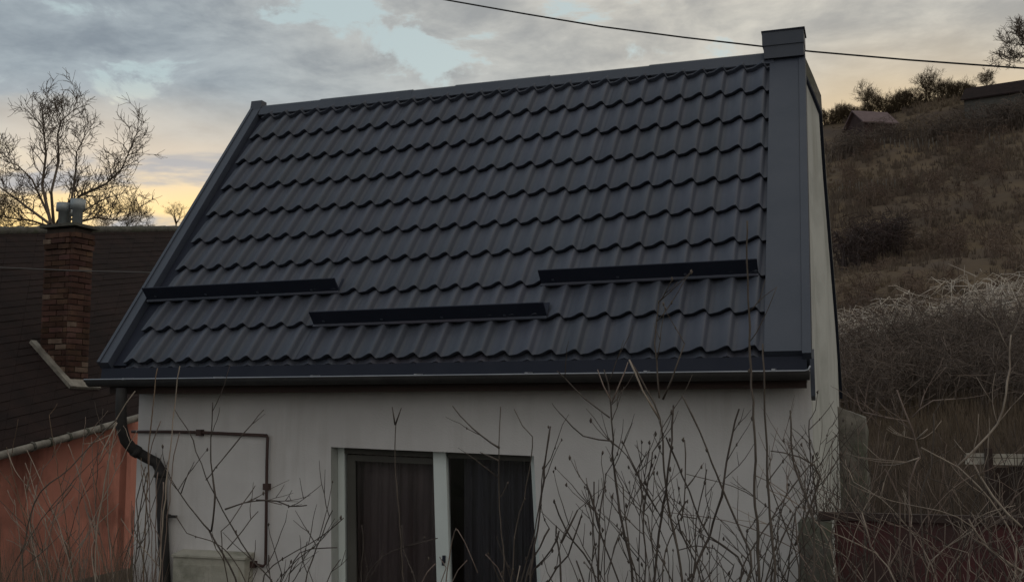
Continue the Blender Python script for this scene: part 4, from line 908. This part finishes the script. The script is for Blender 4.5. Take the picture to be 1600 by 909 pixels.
sh, b = shrub('dry_shrub', 'thin dry tangle against the gable wall behind the pillar', 1.2, 1330)
for k in range(34):
    x0 = 1275+rf_.random()*75; l = rf_.uniform(100, 275); a = rf_.gauss(0, .22)
    px = [(x0, 930), (x0+a*l*.4+rf_.gauss(0, 6), 930-l*.5), (x0+a*l+rf_.gauss(0, 8), 930-l)]
    q = at_y(x0, 930, .0)
    stem(px, .0+rf_.uniform(-.15, .1), .005, .002, (q.x, .0, 0), rf_.choice(('stem', 'stempink', 'stemdark')), sh, .03, 5)
sh, b = shrub('dry_shrub', 'sparse bare bushes on the bank between the gate and white rails', 3.5, 1450)
for k in range(44):
    x0 = 1350+rf_.random()*260; l = rf_.uniform(90, 230); a = rf_.gauss(0, .3)
    px = [(x0, 870), (x0+a*l*.4+rf_.gauss(0, 8), 870-l*.5), (x0+a*l+rf_.gauss(0, 10), 870-l)]
    q = at_y(x0, 870, 3.5)
    stem(px, 3.5+rf_.uniform(-.8, .8), .008, .003, (q.x, 3.5, 0), rf_.choice(('stem', 'stempink', 'stemdark', 'stemdark')), sh, 0, 6)
# 8 straw in front of the orange wall and along the bottom (uncountable)
mb = MB(); rg = random.Random(3)
def blade(b, h, lean, w, mb):
    a = rg.uniform(0, 2*pi); d = Vector((cos(a), sin(a), 0))*lean; c = Vector((.84, -.5, 0))*w
    p1 = b+d*.25+Vector((0, 0, h*.55)); p2 = b+d+Vector((0, 0, h)); mb.quad(b-c, b+c, p1+c*.7, p1-c*.7); mb.quad(p1-c*.7, p1+c*.7, p2)
for k in range(1500):
    px = rg.uniform(-60, 235); y = rg.uniform(-2.8, .9); q = at_y(px, 930, y); tall = rg.random() < .12
    top = at_y(px, rg.gauss(862, 26) if not tall else rg.uniform(740, 850), y).z
    b_ = Vector((q.x, y, ground_z(q.x, y)-.03)); blade(b_, max(.3, top-b_.z), rg.uniform(.05, .4 if tall else .25), rg.uniform(.003, .007), mb)
for k in range(700):
    px = rg.uniform(235, 1300); y = rg.uniform(-3.2, -.4); q = at_y(px, 930, y); top = at_y(px, rg.gauss(915, 22), y).z
    b_ = Vector((q.x, y, ground_z(q.x, y)-.03)); blade(b_, max(.3, top-b_.z), rg.uniform(.05, .25), rg.uniform(.002, .004), mb)
kind(mb.build('dry_grass', MT['straw']), 'stuff')
sh, b = shrub('dry_canes', 'bleached weed stalks standing before the orange wall', -1.2, 90, 'canes')
for k in range(46):
    x0 = rf_.uniform(-20, 205); l = rf_.uniform(60, 250) if k % 3 else rf_.uniform(170, 290); a = rf_.gauss(.05, .28)
    px = [(x0, 930), (x0+a*l*.4+rf_.gauss(0, 6), 930-l*.5), (x0+a*l+rf_.gauss(0, 8), 930-l)]
    q = at_y(x0, 930, -1.2)
    stem(px, -1.2+rf_.uniform(-.8, .8), .0055, .0025, (q.x, -1.2, 0), rf_.choice(('straw', 'stempink', 'stempale', 'stem')), sh, .0, 3)
